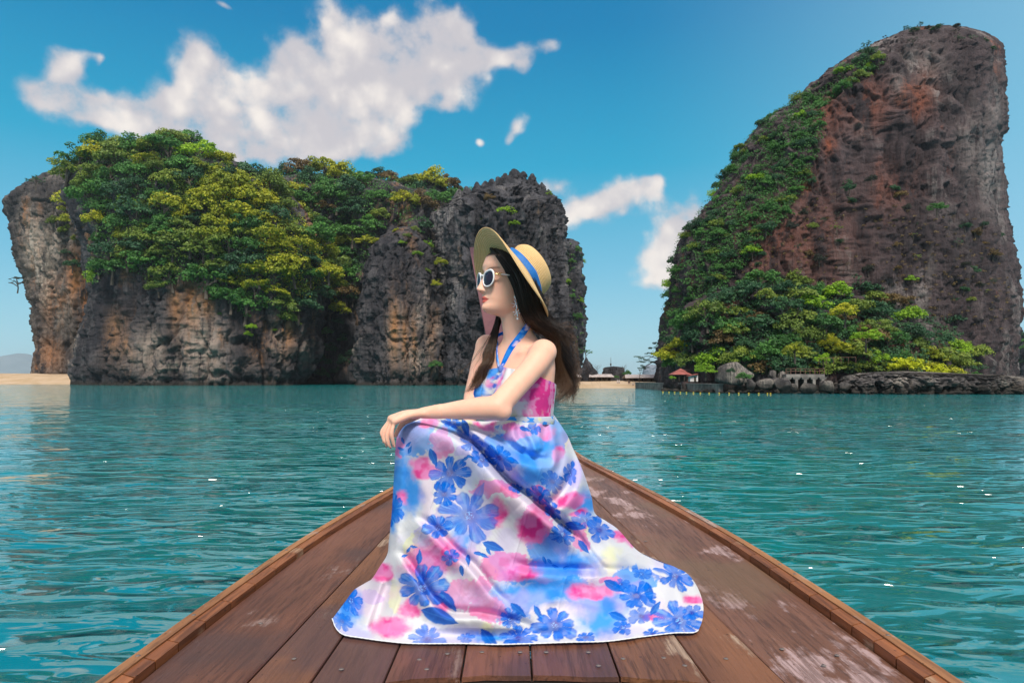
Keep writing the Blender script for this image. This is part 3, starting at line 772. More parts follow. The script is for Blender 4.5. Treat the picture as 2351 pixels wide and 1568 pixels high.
grow(spots([L_islet], [(2335, 775), (2351, 770), (2351, 860), (2335, 860)], 7, (9, 12), 11, -.9), [('deep', .6), ('green', .4)], (9, 13), 'cliff_shrub', 'shrub', 'shrub on the distant islet', 'shrubs on the distant islet', 31, ('dome',), .1)

grow(spots([L_huge], [(1890, 200), (1960, 122), (2045, 92), (2110, 55), (2200, 60), (2290, 100), (2290, 130), (2190, 92), (2110, 92), (2030, 130), (1960, 185)], 26, (15, 9), 12, -.9), [('bare', .5), ('deep', .5)], (9, 17), 'cliff_shrub', 'shrub', 'shrub on the summit of the huge cliff', 'shrubs on the summit of the huge cliff', 32, ('dome', 'airy'), .15)
# shrubs and trees that stand out one by one
ONE = [  # px, py, Y, radius px, kind, leaf, label
    (430, 338, 262, 40, 'airy', 'bare', 'forest_tree', 'dark wind bent tree on the very top of the wooded dome'),
    (195, 352, 265, 22, 'airy', 'deep', 'forest_tree', 'thin tree leaning left over the edge of the wooded dome'),
    (140, 380, 270, 22, 'airy', 'bare', 'forest_tree', 'wispy grey tree on the left shoulder of the dome'),
    (82, 414, 272, 22, 'airy', 'deep', 'cliff_shrub', 'scrubby bush on the overhanging lip at the far left'),
    (40, 645, 270, 26, 'airy', 'bare', 'cliff_shrub', 'dark bush sticking out sideways from the tan cliff'),
    (680, 412, 318, 26, 'airy', 'bare', 'forest_tree', 'leafless looking tree on the skyline of the saddle ridge'),
    (590, 400, 300, 32, 'airy', 'bare', 'forest_tree', 'dark open tree where the dome meets the saddle ridge'),
    (755, 618, 240, 34, 'dome', 'golden', 'forest_tree', 'pale golden tree bulging out at the lower right of the dome'),
    (430, 385, 236, 46, 'tier', 'green', 'forest_tree', 'umbrella shaped green tree with a visible stem below the dome top'),
    (340, 388, 240, 44, 'dome', 'olive', 'forest_tree', 'pale grey green tree near the top of the dome'),
    (1163, 482, 236, 27, 'dome', 'bright', 'cliff_shrub', 'bright green bush high on the slate grey tower'),
    (1178, 512, 235, 20, 'dome', 'bright', 'cliff_shrub', 'bright green bush hanging just below another on the slate tower'),
    (1122, 452, 238, 17, 'dome', 'dry', 'cliff_shrub', 'rusty dry bush near the top left of the slate tower'),
    (1262, 445, 256, 14, 'airy', 'bright', 'cliff_shrub', 'small light green bush on the right shoulder of the slate tower'),
    (1112, 505, 236, 16, 'airy', 'olive', 'cliff_shrub', 'thin olive bush left of the bright bushes on the tower'),
    (1012, 600, 240, 18, 'dome', 'golden', 'cliff_shrub', 'yellow bush between the grey pillar and the slate tower'),
    (1000, 650, 238, 15, 'dome', 'golden', 'cliff_shrub', 'lower yellow bush in the gully right of the pillar'),
    (1000, 835, 232, 18, 'dome', 'green', 'cliff_shrub', 'green bush at the waterline right of the pillar'),
    (578, 748, 228, 15, 'dome', 'bright', 'cliff_shrub', 'yellow green bush alone on the face of the broad dark cliff'),
    (1345, 808, 215, 19, 'airy', 'green', 'cliff_shrub', 'ragged green bush at the foot of the ivy hung cliff'),
    (2145, 92, 152, 26, 'airy', 'bare', 'cliff_shrub', 'dark scrub on the very summit of the huge cliff'),
    (2262, 98, 152, 20, 'airy', 'bare', 'cliff_shrub', 'wispy bush at the right corner of the huge summit'),
    (2010, 128, 146, 26, 'dome', 'bare', 'cliff_shrub', 'dark mound of scrub left of the huge summit'),
    (1960, 160, 143, 24, 'dome', 'deep', 'cliff_shrub', 'dark green mound on the upper left edge of the huge cliff'),
    (2152, 475, 115, 22, 'tier', 'green', 'cliff_shrub', 'vivid green bush alone on the bare face of the huge cliff'),
    (1950, 430, 117, 18, 'tier', 'deep', 'cliff_shrub', 'green bush on a ledge in the middle of the huge cliff'),
    (2000, 410, 117, 16, 'tier', 'bare', 'cliff_shrub', 'blackish bush on the upper face of the huge cliff'),
    (2085, 838, 106.5, 42, 'tier', 'lime', 'forest_tree', 'brilliant yellow green tree at the shore below the huge cliff'),
    (2155, 850, 106.5, 28, 'dome', 'lime', 'forest_tree', 'smaller yellow green tree right of the brilliant one'),
    (1940, 712, 106.5, 38, 'tier', 'golden', 'forest_tree', 'tall yellowish tree in the middle of the thicket'),
    (1988, 770, 106.5, 36, 'tier', 'bright', 'forest_tree', 'bright tree with a bare stem above the stone terrace'),
    (1825, 800, 106.5, 32, 'dome', 'golden', 'forest_tree', 'yellow flowering tree behind the stone terrace'),
    (1890, 822, 106.5, 22, 'dome', 'bright', 'forest_tree', 'bright green bushy tree at the right end of the terrace'),
    (1620, 845, 106.5, 26, 'dome', 'bright', 'forest_tree', 'light green tree between the red pavilion and the largest boulder'),
    (1708, 862, 103, 20, 'dome', 'green', 'cliff_shrub', 'green bush growing on the right side of the largest boulder'),
    (1678, 850, 103, 12, 'dome', 'deep', 'cliff_shrub', 'dark bush growing on the front of the largest boulder'),
    (1990, 868, 106.5, 17, 'dome', 'golden', 'cliff_shrub', 'yellow flecked bush low behind the tilted slab boulder'),
    (2200, 862, 106.5, 16, 'dome', 'olive', 'cliff_shrub', 'olive bush on the stone shelf right of the yellow trees'),
    (2240, 858, 106.5, 14, 'dome', 'green', 'cliff_shrub', 'small green bush near the right end of the thicket'),
]
for i, (px, py, Y, rp, kind, leaf, name, label) in enumerate(ONE):
    q = rp / F * Y
    tree(name, W(px, py, Y) - np.array([0, 0, q * .2]), q, kind, i % 4, leaf, label, 'tree' if name == 'forest_tree' else 'shrub', None, i * 1.7)

# undergrowth that closes the forest floor: countless small leaves
def undergrowth(name, rocks, poly, n, gap, leaf, rad, seed, label, nz_min=-.6, size=.30, per=46):
    s = spots(rocks, poly, n, gap, seed, nz_min)
    c = np.array([p + nn * .4 for p, nn, _, _ in s])
    r = np.random.default_rng(seed)
    R = (r.uniform(*rad, len(c)) * c[:, 1] / F)[:, None] * np.ones((1, 3))
    V, fq, tone = leaves(c, R, (0, -.3, .7), per, size, seed, .8, .45)
    tag(mk(name, V, fq, LEAF[leaf], None, False, {'tone': tone}), label, 'undergrowth', kind='stuff')
undergrowth('undergrowth', [L_main], DOME, 900, (11, 8), 'green', (11, 20), 61, 'leafy undergrowth between the trees of the left dome')
undergrowth('undergrowth', [L_main], [(540, 395), (620, 435), (700, 515), (745, 590), (785, 640), (746, 660), (690, 690), (640, 640), (600, 540), (520, 470), (440, 420)], 420, (9, 8), 'golden', (12, 22), 67, 'yellow green leafy growth on the right flank of the left dome, sunlight in its colour')
undergrowth('undergrowth', [L_ridge, L_knoll], RIDGE, 560, (11, 9), 'green', (11, 20), 62, 'leafy undergrowth between the trees of the saddle ridge', size=.36)
undergrowth('undergrowth', [L_slope], SLOPE, 800, (11, 8), 'deep', (9, 16), 63, 'leafy undergrowth of the thicket below the huge cliff', size=.16, per=60)  # deep leaf colour paints the gaps between crowns as dark as shade
undergrowth('undergrowth', [L_huge], EDGE, 950, (9, 8), 'green', (9, 17), 64, 'creeping green growth on the sloping edge of the huge cliff', size=.15, per=60)
undergrowth('creepers', [L_huge], [(1700, 560), (1850, 420), (2000, 480), (2270, 500), (2320, 640), (2300, 760), (2100, 720), (1900, 660), (1690, 650)], 240, (14, 12), 'dry', (3, 8), 65, 'dry brown creepers dotted over the face of the huge cliff', -.95, .11, 26)
undergrowth('creepers', [L_ivy], [(1284, 555), (1334, 570), (1334, 800), (1290, 810)], 60, (12, 13), 'green', (5, 11), 66, 'green creepers hanging down the ivy hung cliff', -.95, .3, 26)

# ------------------------------------------------------------------ what people built on the beach
def px_w(a, Y): return a / F * Y
M_tin = noisy('weathered_roof_sheet', (0.36, 0.31, 0.31), (0.50, 0.44, 0.43), 0.8, 0.7)
M_redroof = noisy('red_roof_tiles', (0.23, 0.065, 0.055), (0.32, 0.10, 0.085), 1.2, 0.7)
M_dkwood = noisy('dark_timber', (0.030, 0.022, 0.018), (0.065, 0.048, 0.038), 1.5, 0.8)
M_wash = noisy('whitewash', (0.50, 0.46, 0.47), (0.66, 0.62, 0.62), 1.5, 0.85)
M_conc = noisy('old_concrete', (0.13, 0.12, 0.115), (0.25, 0.235, 0.22), 0.8, 0.9, 0.4, 3.0)
M_goods = noisy('stall_goods', (0.10, 0.05, 0.035), (0.20, 0.17, 0.12), 1.5, 0.9)

def hut(l, r, top, eave, ground, Y, posts, label, roof_mat):
    xc, w = ((l + r) / 2 - CX) / F * Y, px_w(r - l, Y)
    zg = W(0, ground, Y)[2]; ze = W(0, eave, Y)[2]; zt = W(0, top, Y)[2]
    t = thing('beach_hut', (xc, Y, zg), label, 'hut', 'open huts behind the beach')
    d = 5.0
    mb = MB()
    V = np.array([[xc - w / 2, Y - d / 2, ze], [xc + w / 2, Y - d / 2, ze], [xc + w / 2 - .4, Y, zt], [xc - w / 2 + .4, Y, zt], [xc - w / 2, Y + d / 2, ze], [xc + w / 2, Y + d / 2, ze]])
    V2 = V + [0, 0, .16]
    mb.add(np.vstack([V, V2]), [(0, 3, 2, 1), (3, 4, 5, 2), (6, 7, 8, 9), (9, 8, 11, 10), (0, 1, 7, 6), (4, 10, 11, 5), (1, 2, 8, 7), (2, 5, 11, 8), (0, 6, 9, 3), (3, 9, 10, 4)])
    mb.obj('roof', roof_mat, t)
    n = int(w / 0.55)
    for k in range(posts):
        x = xc - w / 2 + .3 + (w - .6) * k / (posts - 1)
        MB().box((x, Y - d / 2 + .3, (zg + ze) / 2 - .3), (.16, .16, ze - zg + .6)).obj('post', M_dkwood, t)
    MB().box((xc, Y + d / 2 - .4, (zg + ze) / 2 - .4), (w * .96, .12, ze - zg + .8)).obj('back_wall', M_dkwood, t)
    mb = MB(); rr = random.Random(int(l))
    for k in range(max(2, posts)):
        x = xc - w / 2 + .8 + (w - 1.6) * rr.random()
        mb.box((x, Y - .2, zg + .45), (rr.uniform(.6, 1.3), .8, .9 + rr.random() * .5))
    mb.obj('counter', M_goods, t)
    return t
hut(1350, 1407, 860, 866, 876.5, 192, 5, 'grey roofed open hut in front of the flat topped dark rock', M_tin)
hut(1432, 1536, 861, 868, 877.5, 190, 8, 'longest open hut with a pale pinkish roof beside the red pavilion', M_tin)
hut(1312, 1333, 860, 866, 876.5, 192, 3, 'short hut half hidden by the long dark hair', M_tin)

# red pavilion with a second small roof above
Y = 113
c = W(1561, 875, Y)
t = thing('pavilion', c, 'dark pavilion with a two tiered red hip roof on the sea wall', 'pavilion')
def hip(l, r, top, eave, rt, name):
    w = px_w(r - l, Y); x = W((l + r) / 2, 0, Y)[0]; zt, ze = W(0, top, Y)[2], W(0, eave, Y)[2]
    q = w * rt / 2
    V = np.array([[x - w / 2, Y - w / 2, ze], [x + w / 2, Y - w / 2, ze], [x + w / 2, Y + w / 2, ze], [x - w / 2, Y + w / 2, ze], [x - q, Y - q, zt], [x + q, Y - q, zt], [x + q, Y + q, zt], [x - q, Y + q, zt]])
    MB().add(V, [(0, 3, 2, 1), (4, 5, 6, 7), (0, 1, 5, 4), (1, 2, 6, 5), (2, 3, 7, 6), (3, 0, 4, 7)]).obj(name, M_redroof, t)
hip(1539, 1583, 852, 860, .42, 'roof'); hip(1552, 1573, 846, 852, .05, 'roof_lantern')
for dx in (-17, -6, 6, 17):
    for dy in (-1.2, 1.2):
        a = W(1561 + dx, 860, Y); MB().box((a[0], Y + dy, (a[2] + c[2]) / 2), (.14, .14, a[2] - c[2])).obj('post', M_dkwood, t)
a = W(1561, 868, Y); MB().box((a[0], Y + .8, a[2]), (2.4, 1.3, 1.1)).obj('wall', M_dkwood, t)
c = W(1590, 876, 111)
t = thing('beach_shed', c, 'small whitewashed shed with a red lean to roof', 'shed')
MB().box(c + [.1, 0, .5], (1.25, 1.2, 1.0)).obj('wall', M_wash, t)
MB().box(c + [-.15, -.2, 1.06], (1.6, 1.7, .1), 0, 1, -.2).obj('roof', M_redroof, t)
MB().box(c + [.25, -.61, .4], (.38, .03, .75)).obj('door', M_dkwood, t)

# sea wall of laid concrete, running from the beach to the largest boulder
p0, p1 = W(1462, 884, 158), W(1655, 884, 106)
d = p1 - p0; L = np.hypot(d[0], d[1])
t = thing('sea_wall', (p0[0], p0[1], 0), 'long grey sea wall between the beach and the largest boulder', 'wall')
m = MB(); ang = math.atan2(d[1], d[0]); mid = (p0 + p1) / 2
m.box((mid[0], mid[1], .45), (L, .7, 1.7), ang); m.obj('wall_body', M_conc, t)
MB().box((mid[0], mid[1], 1.38), (L + .1, .95, .15), ang).obj('coping', noisy('coping', (.22, .19, .18), (.30, .27, .26), 1, .9), t)

# stone terrace with arches and a rail
Y = 103.5
c = W(1847, 884, Y)
t = thing('stone_terrace', c, 'ruined looking stone terrace with dark arches and a rusty rail', 'terrace')
x0, x1 = W(1803, 0, Y)[0], W(1891, 0, Y)[0]; zt = W(0, 859, Y)[2]; zb = .6
MB().box(((x0 + x1) / 2, Y + 1.3, zt - .22), (x1 - x0, 3.4, .44)).obj('deck', M_conc, t)
for k in range(5):
    x = x0 + .25 + (x1 - x0 - .5) * k / 4
    mb = MB().box((x, Y - .1, (zt + zb) / 2 - .3), (.42, .5, zt - zb - .6))
    mb.box((x, Y - .1, zt - .62), (.85, .46, .36), 0, 1.5)
    mb.obj('pier', M_conc, t)
MB().box(((x0 + x1) / 2, Y + 2.8, (zt + zb) / 2 - .3), (x1 - x0, .3, zt - zb)).obj('back_wall', M_dkwood, t)
M_rust = noisy('rusty_rail', (.13, .06, .045), (.2, .1, .08), 3, .8)
for k in range(9):
    MB().box((x0 + (x1 - x0) * k / 8, Y - .25, zt + .42), (.07, .07, .85)).obj('rail_post', M_rust, t)
for q in (.45, .82):
    MB().box(((x0 + x1) / 2, Y - .25 - .06, zt + q), (x1 - x0, .05, .06)).obj('rail_bar', M_rust, t)
# hillside path rail above the terrace
p0, p1 = W(1880, 823, 105), W(1965, 820, 105)
mb = MB().tube([p0, (p0 + p1) / 2 + [0, 0, .05], p1], .035, 6)
for k in range(6):
    a = p0 + (p1 - p0) * k / 5; mb.tube([a, a - [0, 0, .9]], .03, 5)
tag(mb.obj('path_railing', M_rust), 'brown railing along the path in the thicket above the terrace', 'railing')

# mast, people, floats
a = W(1402.5, 845, 206)
t = thing('radio_mast', a, 'thin radio mast standing on the flat topped dark rock', 'mast')
MB().tube([a, W(1402.5, 821, 206)], .055, 6).obj('pole', M_dkwood, t)
MB().box(W(1402.2, 837, 206), (.35, .3, .75)).obj('equipment_box', M_dkwood, t)

M_skinfar = principled('far_skin', (.42, .26, .19), .6)[0]
def cloth_m(n, c): return principled(n, c, .9)[0]
PEOPLE = [(1417.5, 871.8, 881.5, 176, (.55, .53, .55), (.30, .31, .36), 'person in a white shirt walking on the sand, left of another in white'),
          (1421.5, 871.6, 882, 176, (.62, .60, .62), (.12, .13, .18), 'person in a white top and dark shorts near the middle of the beach'),
          (1443, 872, 882, 174, (.03, .03, .04), (.03, .03, .04), 'person all in black near the long hut'),
          (1445.8, 872.2, 882, 174.6, (.05, .045, .05), (.12, .09, .08), 'person in dark clothes just right of the one in black'),
          (1453.4, 877.5, 887, 168, (.58, .55, .55), (.02, .02, .025), 'person in white top and black shorts closest to the water'),
          (1459.4, 875.5, 884.2, 170, (.36, .36, .40), (.05, .05, .07), 'person in a grey top at the right end of the beach')]
for i, (px, tp, bt, Y, top, low, label) in enumerate(PEOPLE):
    f0 = W(px, bt, Y); h = px_w(bt - tp, Y)
    t = thing('person', f0, label, 'person', 'people on the beach')
    S = lambda x, y, z: f0 + np.array([x, y, z]) * h
    st = .07 + .03 * (i % 3)
    mb = MB().ball(S(0, 0, .93), (.055 * h, .065 * h, .075 * h), 10, 8)
    mb.tube([S(0, 0, .88), S(0, 0, .80)], .035 * h, 8)
    mb.tube([S(0, 0, .80), S(0, 0, .62), S(0, 0, .50)], [.085 * h, .08 * h, .09 * h], 10)
    for s in (-1, 1):
        mb.tube([S(s * .05, 0, .5), S(s * .06, -s * st * .6, .27), S(s * .065, s * st * .4, .02)], [.055 * h, .042 * h, .028 * h], 8)
        mb.tube([S(s * .10, 0, .79), S(s * .15, .01, .62), S(s * .15, -.05, .47)], [.034 * h, .028 * h, .022 * h], 8)
    mb.obj('body', M_skinfar, t, True)
    MB().tube([S(0, 0, .81), S(0, 0, .65), S(0, 0, .5)], [.098 * h, .092 * h, .10 * h], 12).obj('shirt', cloth_m('shirt_cloth', top), t, True)
    mb = MB()
    for s in (-1, 1):
        mb.tube([S(s * .05, 0, .52), S(s * .058, -s * st * .5, .30)], [.066 * h, .056 * h], 10)
    mb.obj('shorts', cloth_m('shorts_cloth', low), t, True)
    MB().ball(S(0, .012, .955), (.06 * h, .066 * h, .065 * h), 10, 8).obj('hair', cloth_m('hair_far', (.015, .012, .01)), t, True)

M_float = principled('yellow_float', (.75, .50, .02), .45)[0]
pf = None
xs = [1522, 1536, 1549, 1562, 1576, 1592, 1608, 1628, 1651, 1674, 1696, 1719, 1742, 1762, 1769]
for i, x in enumerate(xs):
    yp = 898.2 + (x - 1522) / 247 * 3.4
    Y = float(np.interp(x, [1522, 1620, 1769], [113, 104, 100.5]))
    a = W(x, yp, Y)
    if pf is None:
        mb = MB().ball((0, 0, 0), (.10, .075, .075), 12, 8); mb.tube([(-.13, 0, 0), (.13, 0, 0)], .022, 6)
        pf = mb.obj('swim_float', M_float, None, True); o = pf
    else:
        o = pf.copy(); COL.objects.link(o)
    o.location = (a[0], a[1], .06); o.rotation_euler = (0, 0, .3 * math.sin(i * 2.1))
    NTH = ['first', 'second', 'third', 'fourth', 'fifth', 'sixth', 'seventh', 'eighth', 'ninth', 'tenth', 'eleventh', 'twelfth', 'thirteenth', 'fourteenth', 'last']
    tag(o, f'{NTH[i]} yellow float from the beach end of the swimming line', 'float', 'yellow floats on the swimming line')

# the wide flat tree at the end of the sea wall, bare saplings on the beach rocks
b0 = W(1532, 878, 172)
t = thing('flat_topped_tree', b0, 'wide flat topped tree reaching left over the sea wall', 'tree')
mb = MB(); A = lambda x, y, dy=0: W(x, y, 172 + dy)
mb.tube(resample([A(1532, 882), A(1531, 862), A(1526, 835), A(1520, 805), A(1512, 790)], 14), np.linspace(.38, .12, 14), 8)
TIPS = [(1470, 830), (1478, 842), (1490, 812), (1498, 800), (1508, 788), (1530, 786), (1540, 800), (1466, 822), (1484, 826), (1515, 808), (1545, 815), (1500, 832), (1472, 848)]
for i, (x, y) in enumerate(TIPS):
    s = A(1528 - (i % 4) * 3, 845 - (i % 5) * 9)
    mb.tube(resample([s, (s + A(x, y)) / 2 + [0, 1.5 * math.sin(i * 2), .8], A(x, y, 3 * math.sin(i * 1.7))], 8), np.linspace(.14, .03, 8), 5)
mb.obj('trunk', M_bark, t)
cs, rs = [], []
for i, (x, y) in enumerate(TIPS):
    for k in range(5):
        cs.append(A(x + random.uniform(-7, 9), y + random.uniform(-3, 2), 3 * math.sin(i * 1.7) + random.uniform(-1.5, 1.5))); rs.append([random.uniform(.4, .85)] * 3)
V, fq, tone = leaves(np.array(cs), np.array(rs), (0, 0, 1), 60, .13, 77, .28, .2)
mk('crown', V, fq, LEAF['deep'], t, False, {'tone': tone})
for i, (px, py, Y, h, lab) in enumerate([(1370, 868, 198, 30, 'bare sapling beside the pointed dark rock'), (1432, 866, 206, 24, 'twiggy sapling at the right end of the flat topped rock'), (1468, 876, 176, 26, 'leafless sapling at the beginning of the sea wall')]):
    a = W(px, py, Y); hh = px_w(h, Y); rr = random.Random(i + 3)
    mb = MB().tube(resample([a - [0, 0, .5], a + [.1, 0, hh * .5], a + [.15, 0, hh]], 6), np.linspace(.09, .02, 6), 5)
    for k in range(16):
        z = rr.uniform(.3, .95); q = rr.uniform(.2, .5) * hh; an = rr.uniform(0, 6.28)
        s = a + [.1, 0, hh * z]
        mb.tube([s, s + np.array([math.cos(an) * q * .6, math.sin(an) * q * .6, q * .4]), s + np.array([math.cos(an) * q, math.sin(an) * q, q * .75])], [.035, .025, .012], 4)
    tag(mb.obj('sapling', M_bark), lab, 'sapling')
for i, (px, py, Y, r, k, lab) in enumerate([(1440, 858, 200, 12, 'green', 'green bush at the right foot of the flat topped dark rock'), (1415, 866, 198, 7, 'green', 'small bush below the flat topped dark rock'), (1544, 868, 109, 9, 'bright', 'light green bush in front of the red pavilion'), (1540, 838, 128, 24, 'green', 'rounded green tree just left of the red pavilion roof'),
                                             (1362, 858, 197, 6, 'bright', 'tiny bush at the foot of the pointed dark rock')]):
    tree('beach_shrub', W(px, py, Y), px_w(r, Y), 'dome', i % 4, k, lab, 'shrub', None)

# ------------------------------------------------------------------ the long wooden boat
ZD = CAMZ - 0.68                       # top of the foredeck
def wood(name, c1, c2, wear, wear_at, axis='y', scale=1.0, wear_amt=0.8, c3=None, rvar=.35):
    """oiled hardwood: grain along the plank, paint or salt worn off in ragged patches"""
    m, t, b = principled(name, c1, 0.5, 0, 0.45)
    co = t.n('ShaderNodeTexCoord').outputs['Object']
    rnd = t.n('ShaderNodeObjectInfo').outputs['Random']
    off = t.n('ShaderNodeCombineXYZ', {0: t.math('MULTIPLY', rnd, 37.0), 1: t.math('MULTIPLY', rnd, 11.0), 2: 0.0}).outputs[0]
    co2 = t.vec('ADD', co, off)
    st = (1, .055, 1) if axis == 'y' else (.055, 1, 1)
    g = t.noise(t.vec('MULTIPLY', co2, st), 95 * scale, 6, 0.65, .3)
    g2 = t.noise(t.vec('MULTIPLY', co2, (1, .16, 1)), 14 * scale, 5, .6)
    c = t.mix(t.sstep(g2, .32, .68), c1, c2)
    c = t.mix(t.math('MULTIPLY', t.sstep(g, .46, .62), .72), c, tuple(v * .40 for v in c1))
    bd = t.noise(t.vec('MULTIPLY', co2, (1, .10, 1)), 5.0 * scale, 4, .55)
    c = t.mix(t.math('MULTIPLY', t.sstep(bd, .48, .66), .5), c, tuple(v * 1.5 for v in c2))
    c = t.mix(t.math('MULTIPLY', rnd, rvar), c, tuple(v * .62 for v in c1))
    blot = t.noise(t.vec('MULTIPLY', co2, (1, .55, 1)), 3.2 * scale, 7, .62)
    scr = t.noise(t.vec('MULTIPLY', co2, (1, .12, 1)), 40 * scale, 5, .7)
    wf = t.math('MULTIPLY', t.sstep(t.math('MULTIPLY_ADD', scr, .22, blot), wear_at, wear_at + .06), wear_amt)
    wf = t.math('MULTIPLY', wf, t.math('MULTIPLY_ADD', t.sstep(g, .62, .42), .6, .4))
    c = t.mix(wf, c, wear)
    if c3 is not None:
        c = t.mix(t.math('MULTIPLY', t.sstep(t.noise(co2, 1.4, 4), .5, .64), .7), c, c3)
    sp = t.noise(co2, 60, 2)
    c = t.mix(t.sstep(sp, .70, .74), c, tuple(v * .3 for v in c1))
    t.set(b, 'Base Color', c)
    t.set(b, 'Roughness', t.math('MULTIPLY_ADD', wf, .3, t.math('MULTIPLY_ADD', g, .25, .33)))
    bn = t.n('ShaderNodeBump', {'Strength': .8, 'Distance': .003, 'Height': t.math('ADD', g, t.math('MULTIPLY', wf, -.8))})
    t.set(b, 'Normal', bn.outputs[0])
    return m
M_deck = wood('deck_hardwood', (.140, .056, .027), (.225, .095, .044), (.42, .31, .23), .685, c3=(.085, .045, .044))
M_worn = wood('worn_painted_board', (.160, .070, .042), (.215, .098, .060), (.46, .33, .33), .635, wear_amt=.85, c3=(.17, .10, .055))
M_side = wood('plum_board', (.125, .047, .027), (.185, .076, .044), (.27, .19, .17), .70, c3=(.07, .038, .034))
M_rail = wood('red_rail_wood', (.21, .070, .025), (.32, .115, .040), (.40, .27, .17), .70, scale=.8, rvar=.12)
M_cap = wood('orange_rail_edge', (.28, .115, .042), (.42, .20, .08), (.42, .34, .31), .66, scale=.8)  # lighter, more orange brown than the inner strip
M_dark = noisy('boat_inside', (.012, .009, .008), (.03, .022, .018), 6, .8)
M_prow = noisy('painted_prow_board', (.10, .042, .062), (.21, .085, .10), 2.2, .6, .3, 14)
M_nail = noisy('nail_head', (.10, .085, .08), (.22, .19, .18), 60, .7, metal=.2)

boat = thing('longtail_boat', (0.04, 3.0, ZD), 'brown wooden longtail boat whose planked bow deck carries the seated woman', 'boat')
KEY = np.array([[-1, .874], [0.3, .874], [1.5, .874], [2.0, .87], [2.7, .848], [3.3, .80], [3.9, .735], [4.8, .62], [5.8, .485], [6.6, .33], [7.1, .19], [7.35, .06]])
ky = resample(KEY, 160)
def half(Y): return np.interp(Y, ky[:, 0], ky[:, 1])
XC = 0.038
def sheer(Y): return 0.05 * np.clip(np.asarray(Y, float) - 5.3, 0, None) ** 2
def near_end(x): return 1.572 - .32 * (x - .06) ** 2

PL = [  # left edge at near end, at 4 m; right edge likewise
    (-.94, -.94, -.598, -.52, M_side), (-.594, -.516, -.456, -.42, M_deck), (-.452, -.416, -.291, -.285, M_deck), (-.287, -.281, -.119, -.119, M_side),
    (-.115, -.115, .044, .046, M_side), (.048, .050, .245, .246, M_side), (.249, .250, .443, .35, M_deck), (.447, .354, .615, .462, M_deck), (.619, .466, .98, .98, M_worn)]
for i, (l0, l1, r0, r1, mat) in enumerate(PL):
    ys = np.concatenate([[0], np.linspace(.02, 1, 46) ** 1.3])
    V = []
    for q in ys:
        yy = 1.5 + q * 5.75
        def ed(a, b2): return a + (b2 - a) * (yy - 1.53) / 2.47
        l, r = ed(l0, l1), ed(r0, r1)
        lim = half(yy) - .002
        l, r = np.clip(l, XC - lim, XC + lim), np.clip(r, XC - lim, XC + lim)
        row = []
        for u in (0, .012, .35, .65, .988, 1):
            x = l + (r - l) * u
            y = near_end(x) if q == 0 else max(yy, near_end(x))
            bev = -.003 if u in (0, 1) else 0
            crown = .0018 * math.sin(x * 37 + i) - .0012 * (i % 3)
            row.append([x, y, ZD + sheer(y) + bev + crown])
        V.append(row)
    V = np.array(V)
    nr, nc = V.shape[:2]
    bot = V.copy(); bot[..., 2] -= .012
    n1 = nr * nc
    fs = grid_faces(nr, nc).tolist()
    fs += [[a + n1 for a in f[::-1]] for f in grid_faces(nr, nc).tolist()]
    for k in range(nc - 1): fs.append([k + 1, k, n1 + k, n1 + k + 1])
    for k in range(nr - 1):
        fs.append([k * nc, (k + 1) * nc, n1 + (k + 1) * nc, n1 + k * nc]); e = nc - 1
        fs.append([(k + 1) * nc + e, k * nc + e, n1 + k * nc + e, n1 + (k + 1) * nc + e])
    mk('plank', np.vstack([V.reshape(-1, 3), bot.reshape(-1, 3)]), [f for f in fs], mat, boat, False)
# patch boards let into the deck on the right
# nail heads in the front row
NAILS = [(-.225, 1.655), (-.20, 1.60), (-.075, 1.70), (-.16, 1.69), (.02, 1.70), (.085, 1.70), (.19, 1.70), (.205, 1.62), (.27, 1.66), (.37, 1.665), (.41, 1.62), (.52, 1.66), (.68, 1.72), (.74, 1.62), (.80, 1.68),
         (-.40, 1.60), (-.53, 1.66), (.47, 2.98), (.50, 2.90), (.56, 2.86), (.43, 2.92), (.33, 2.05), (-.7, 1.9)]
nd = None
for (x, y) in NAILS:
    if nd is None:
        th = np.linspace(0, 2 * np.pi, 10, endpoint=False)
        V = np.vstack([np.stack([.0062 * np.cos(th), .0062 * np.sin(th), 0 * th], 1), np.stack([.0045 * np.cos(th), .0045 * np.sin(th), 0 * th + .0010], 1)])
        nd = mk('nail', V, [f for f in grid_faces(2, 10, True).tolist()] + [list(range(10, 20))], M_nail, None); o = nd
    else:
        o = nd.copy(); COL.objects.link(o)
    o.parent = boat
    o.location = (x - boat.location[0], y - boat.location[1], .0012)

# gunwales: an inner strip sawn with kerfs to bend it, and a broad outer cap
def strip(name, side, y0, y1, in0, in1, z0, z1, mat, n, slant=0.0, lean=0.0):
    """a length of rail between offsets in0..in1 outside the deck edge"""
    ys = np.linspace(y0, y1, n)
    V = []
    for j, (o_, z) in enumerate(((in0, z0), (in1, z0), (in1 + lean, z1), (in0 + lean, z1))):
        yy = ys + slant * (o_ - in0) * (1 if j in (1, 2) else 0)
        V.append(np.stack([XC + side * (half(yy) + o_), yy, ZD + sheer(yy) + z + 0 * yy], -1))
    V = np.stack(V, 1)
    f = grid_faces(n, 4, True)
    if side > 0: f = f[:, ::-1]
    fs = f.tolist() + [[0, 1, 2, 3] if side < 0 else [3, 2, 1, 0], [(n - 1) * 4 + k for k in ((3, 2, 1, 0) if side < 0 else (0, 1, 2, 3))]]
    return mk(name, V.reshape(-1, 3), fs, mat, boat, False)
KR = [1.62, 1.72, 1.83, 1.95, 2.08, 2.22, 2.38, 2.56, 2.76, 3.0]
KL = [1.60, 1.71, 1.86, 2.02, 2.20, 2.38, 2.58, 2.66]
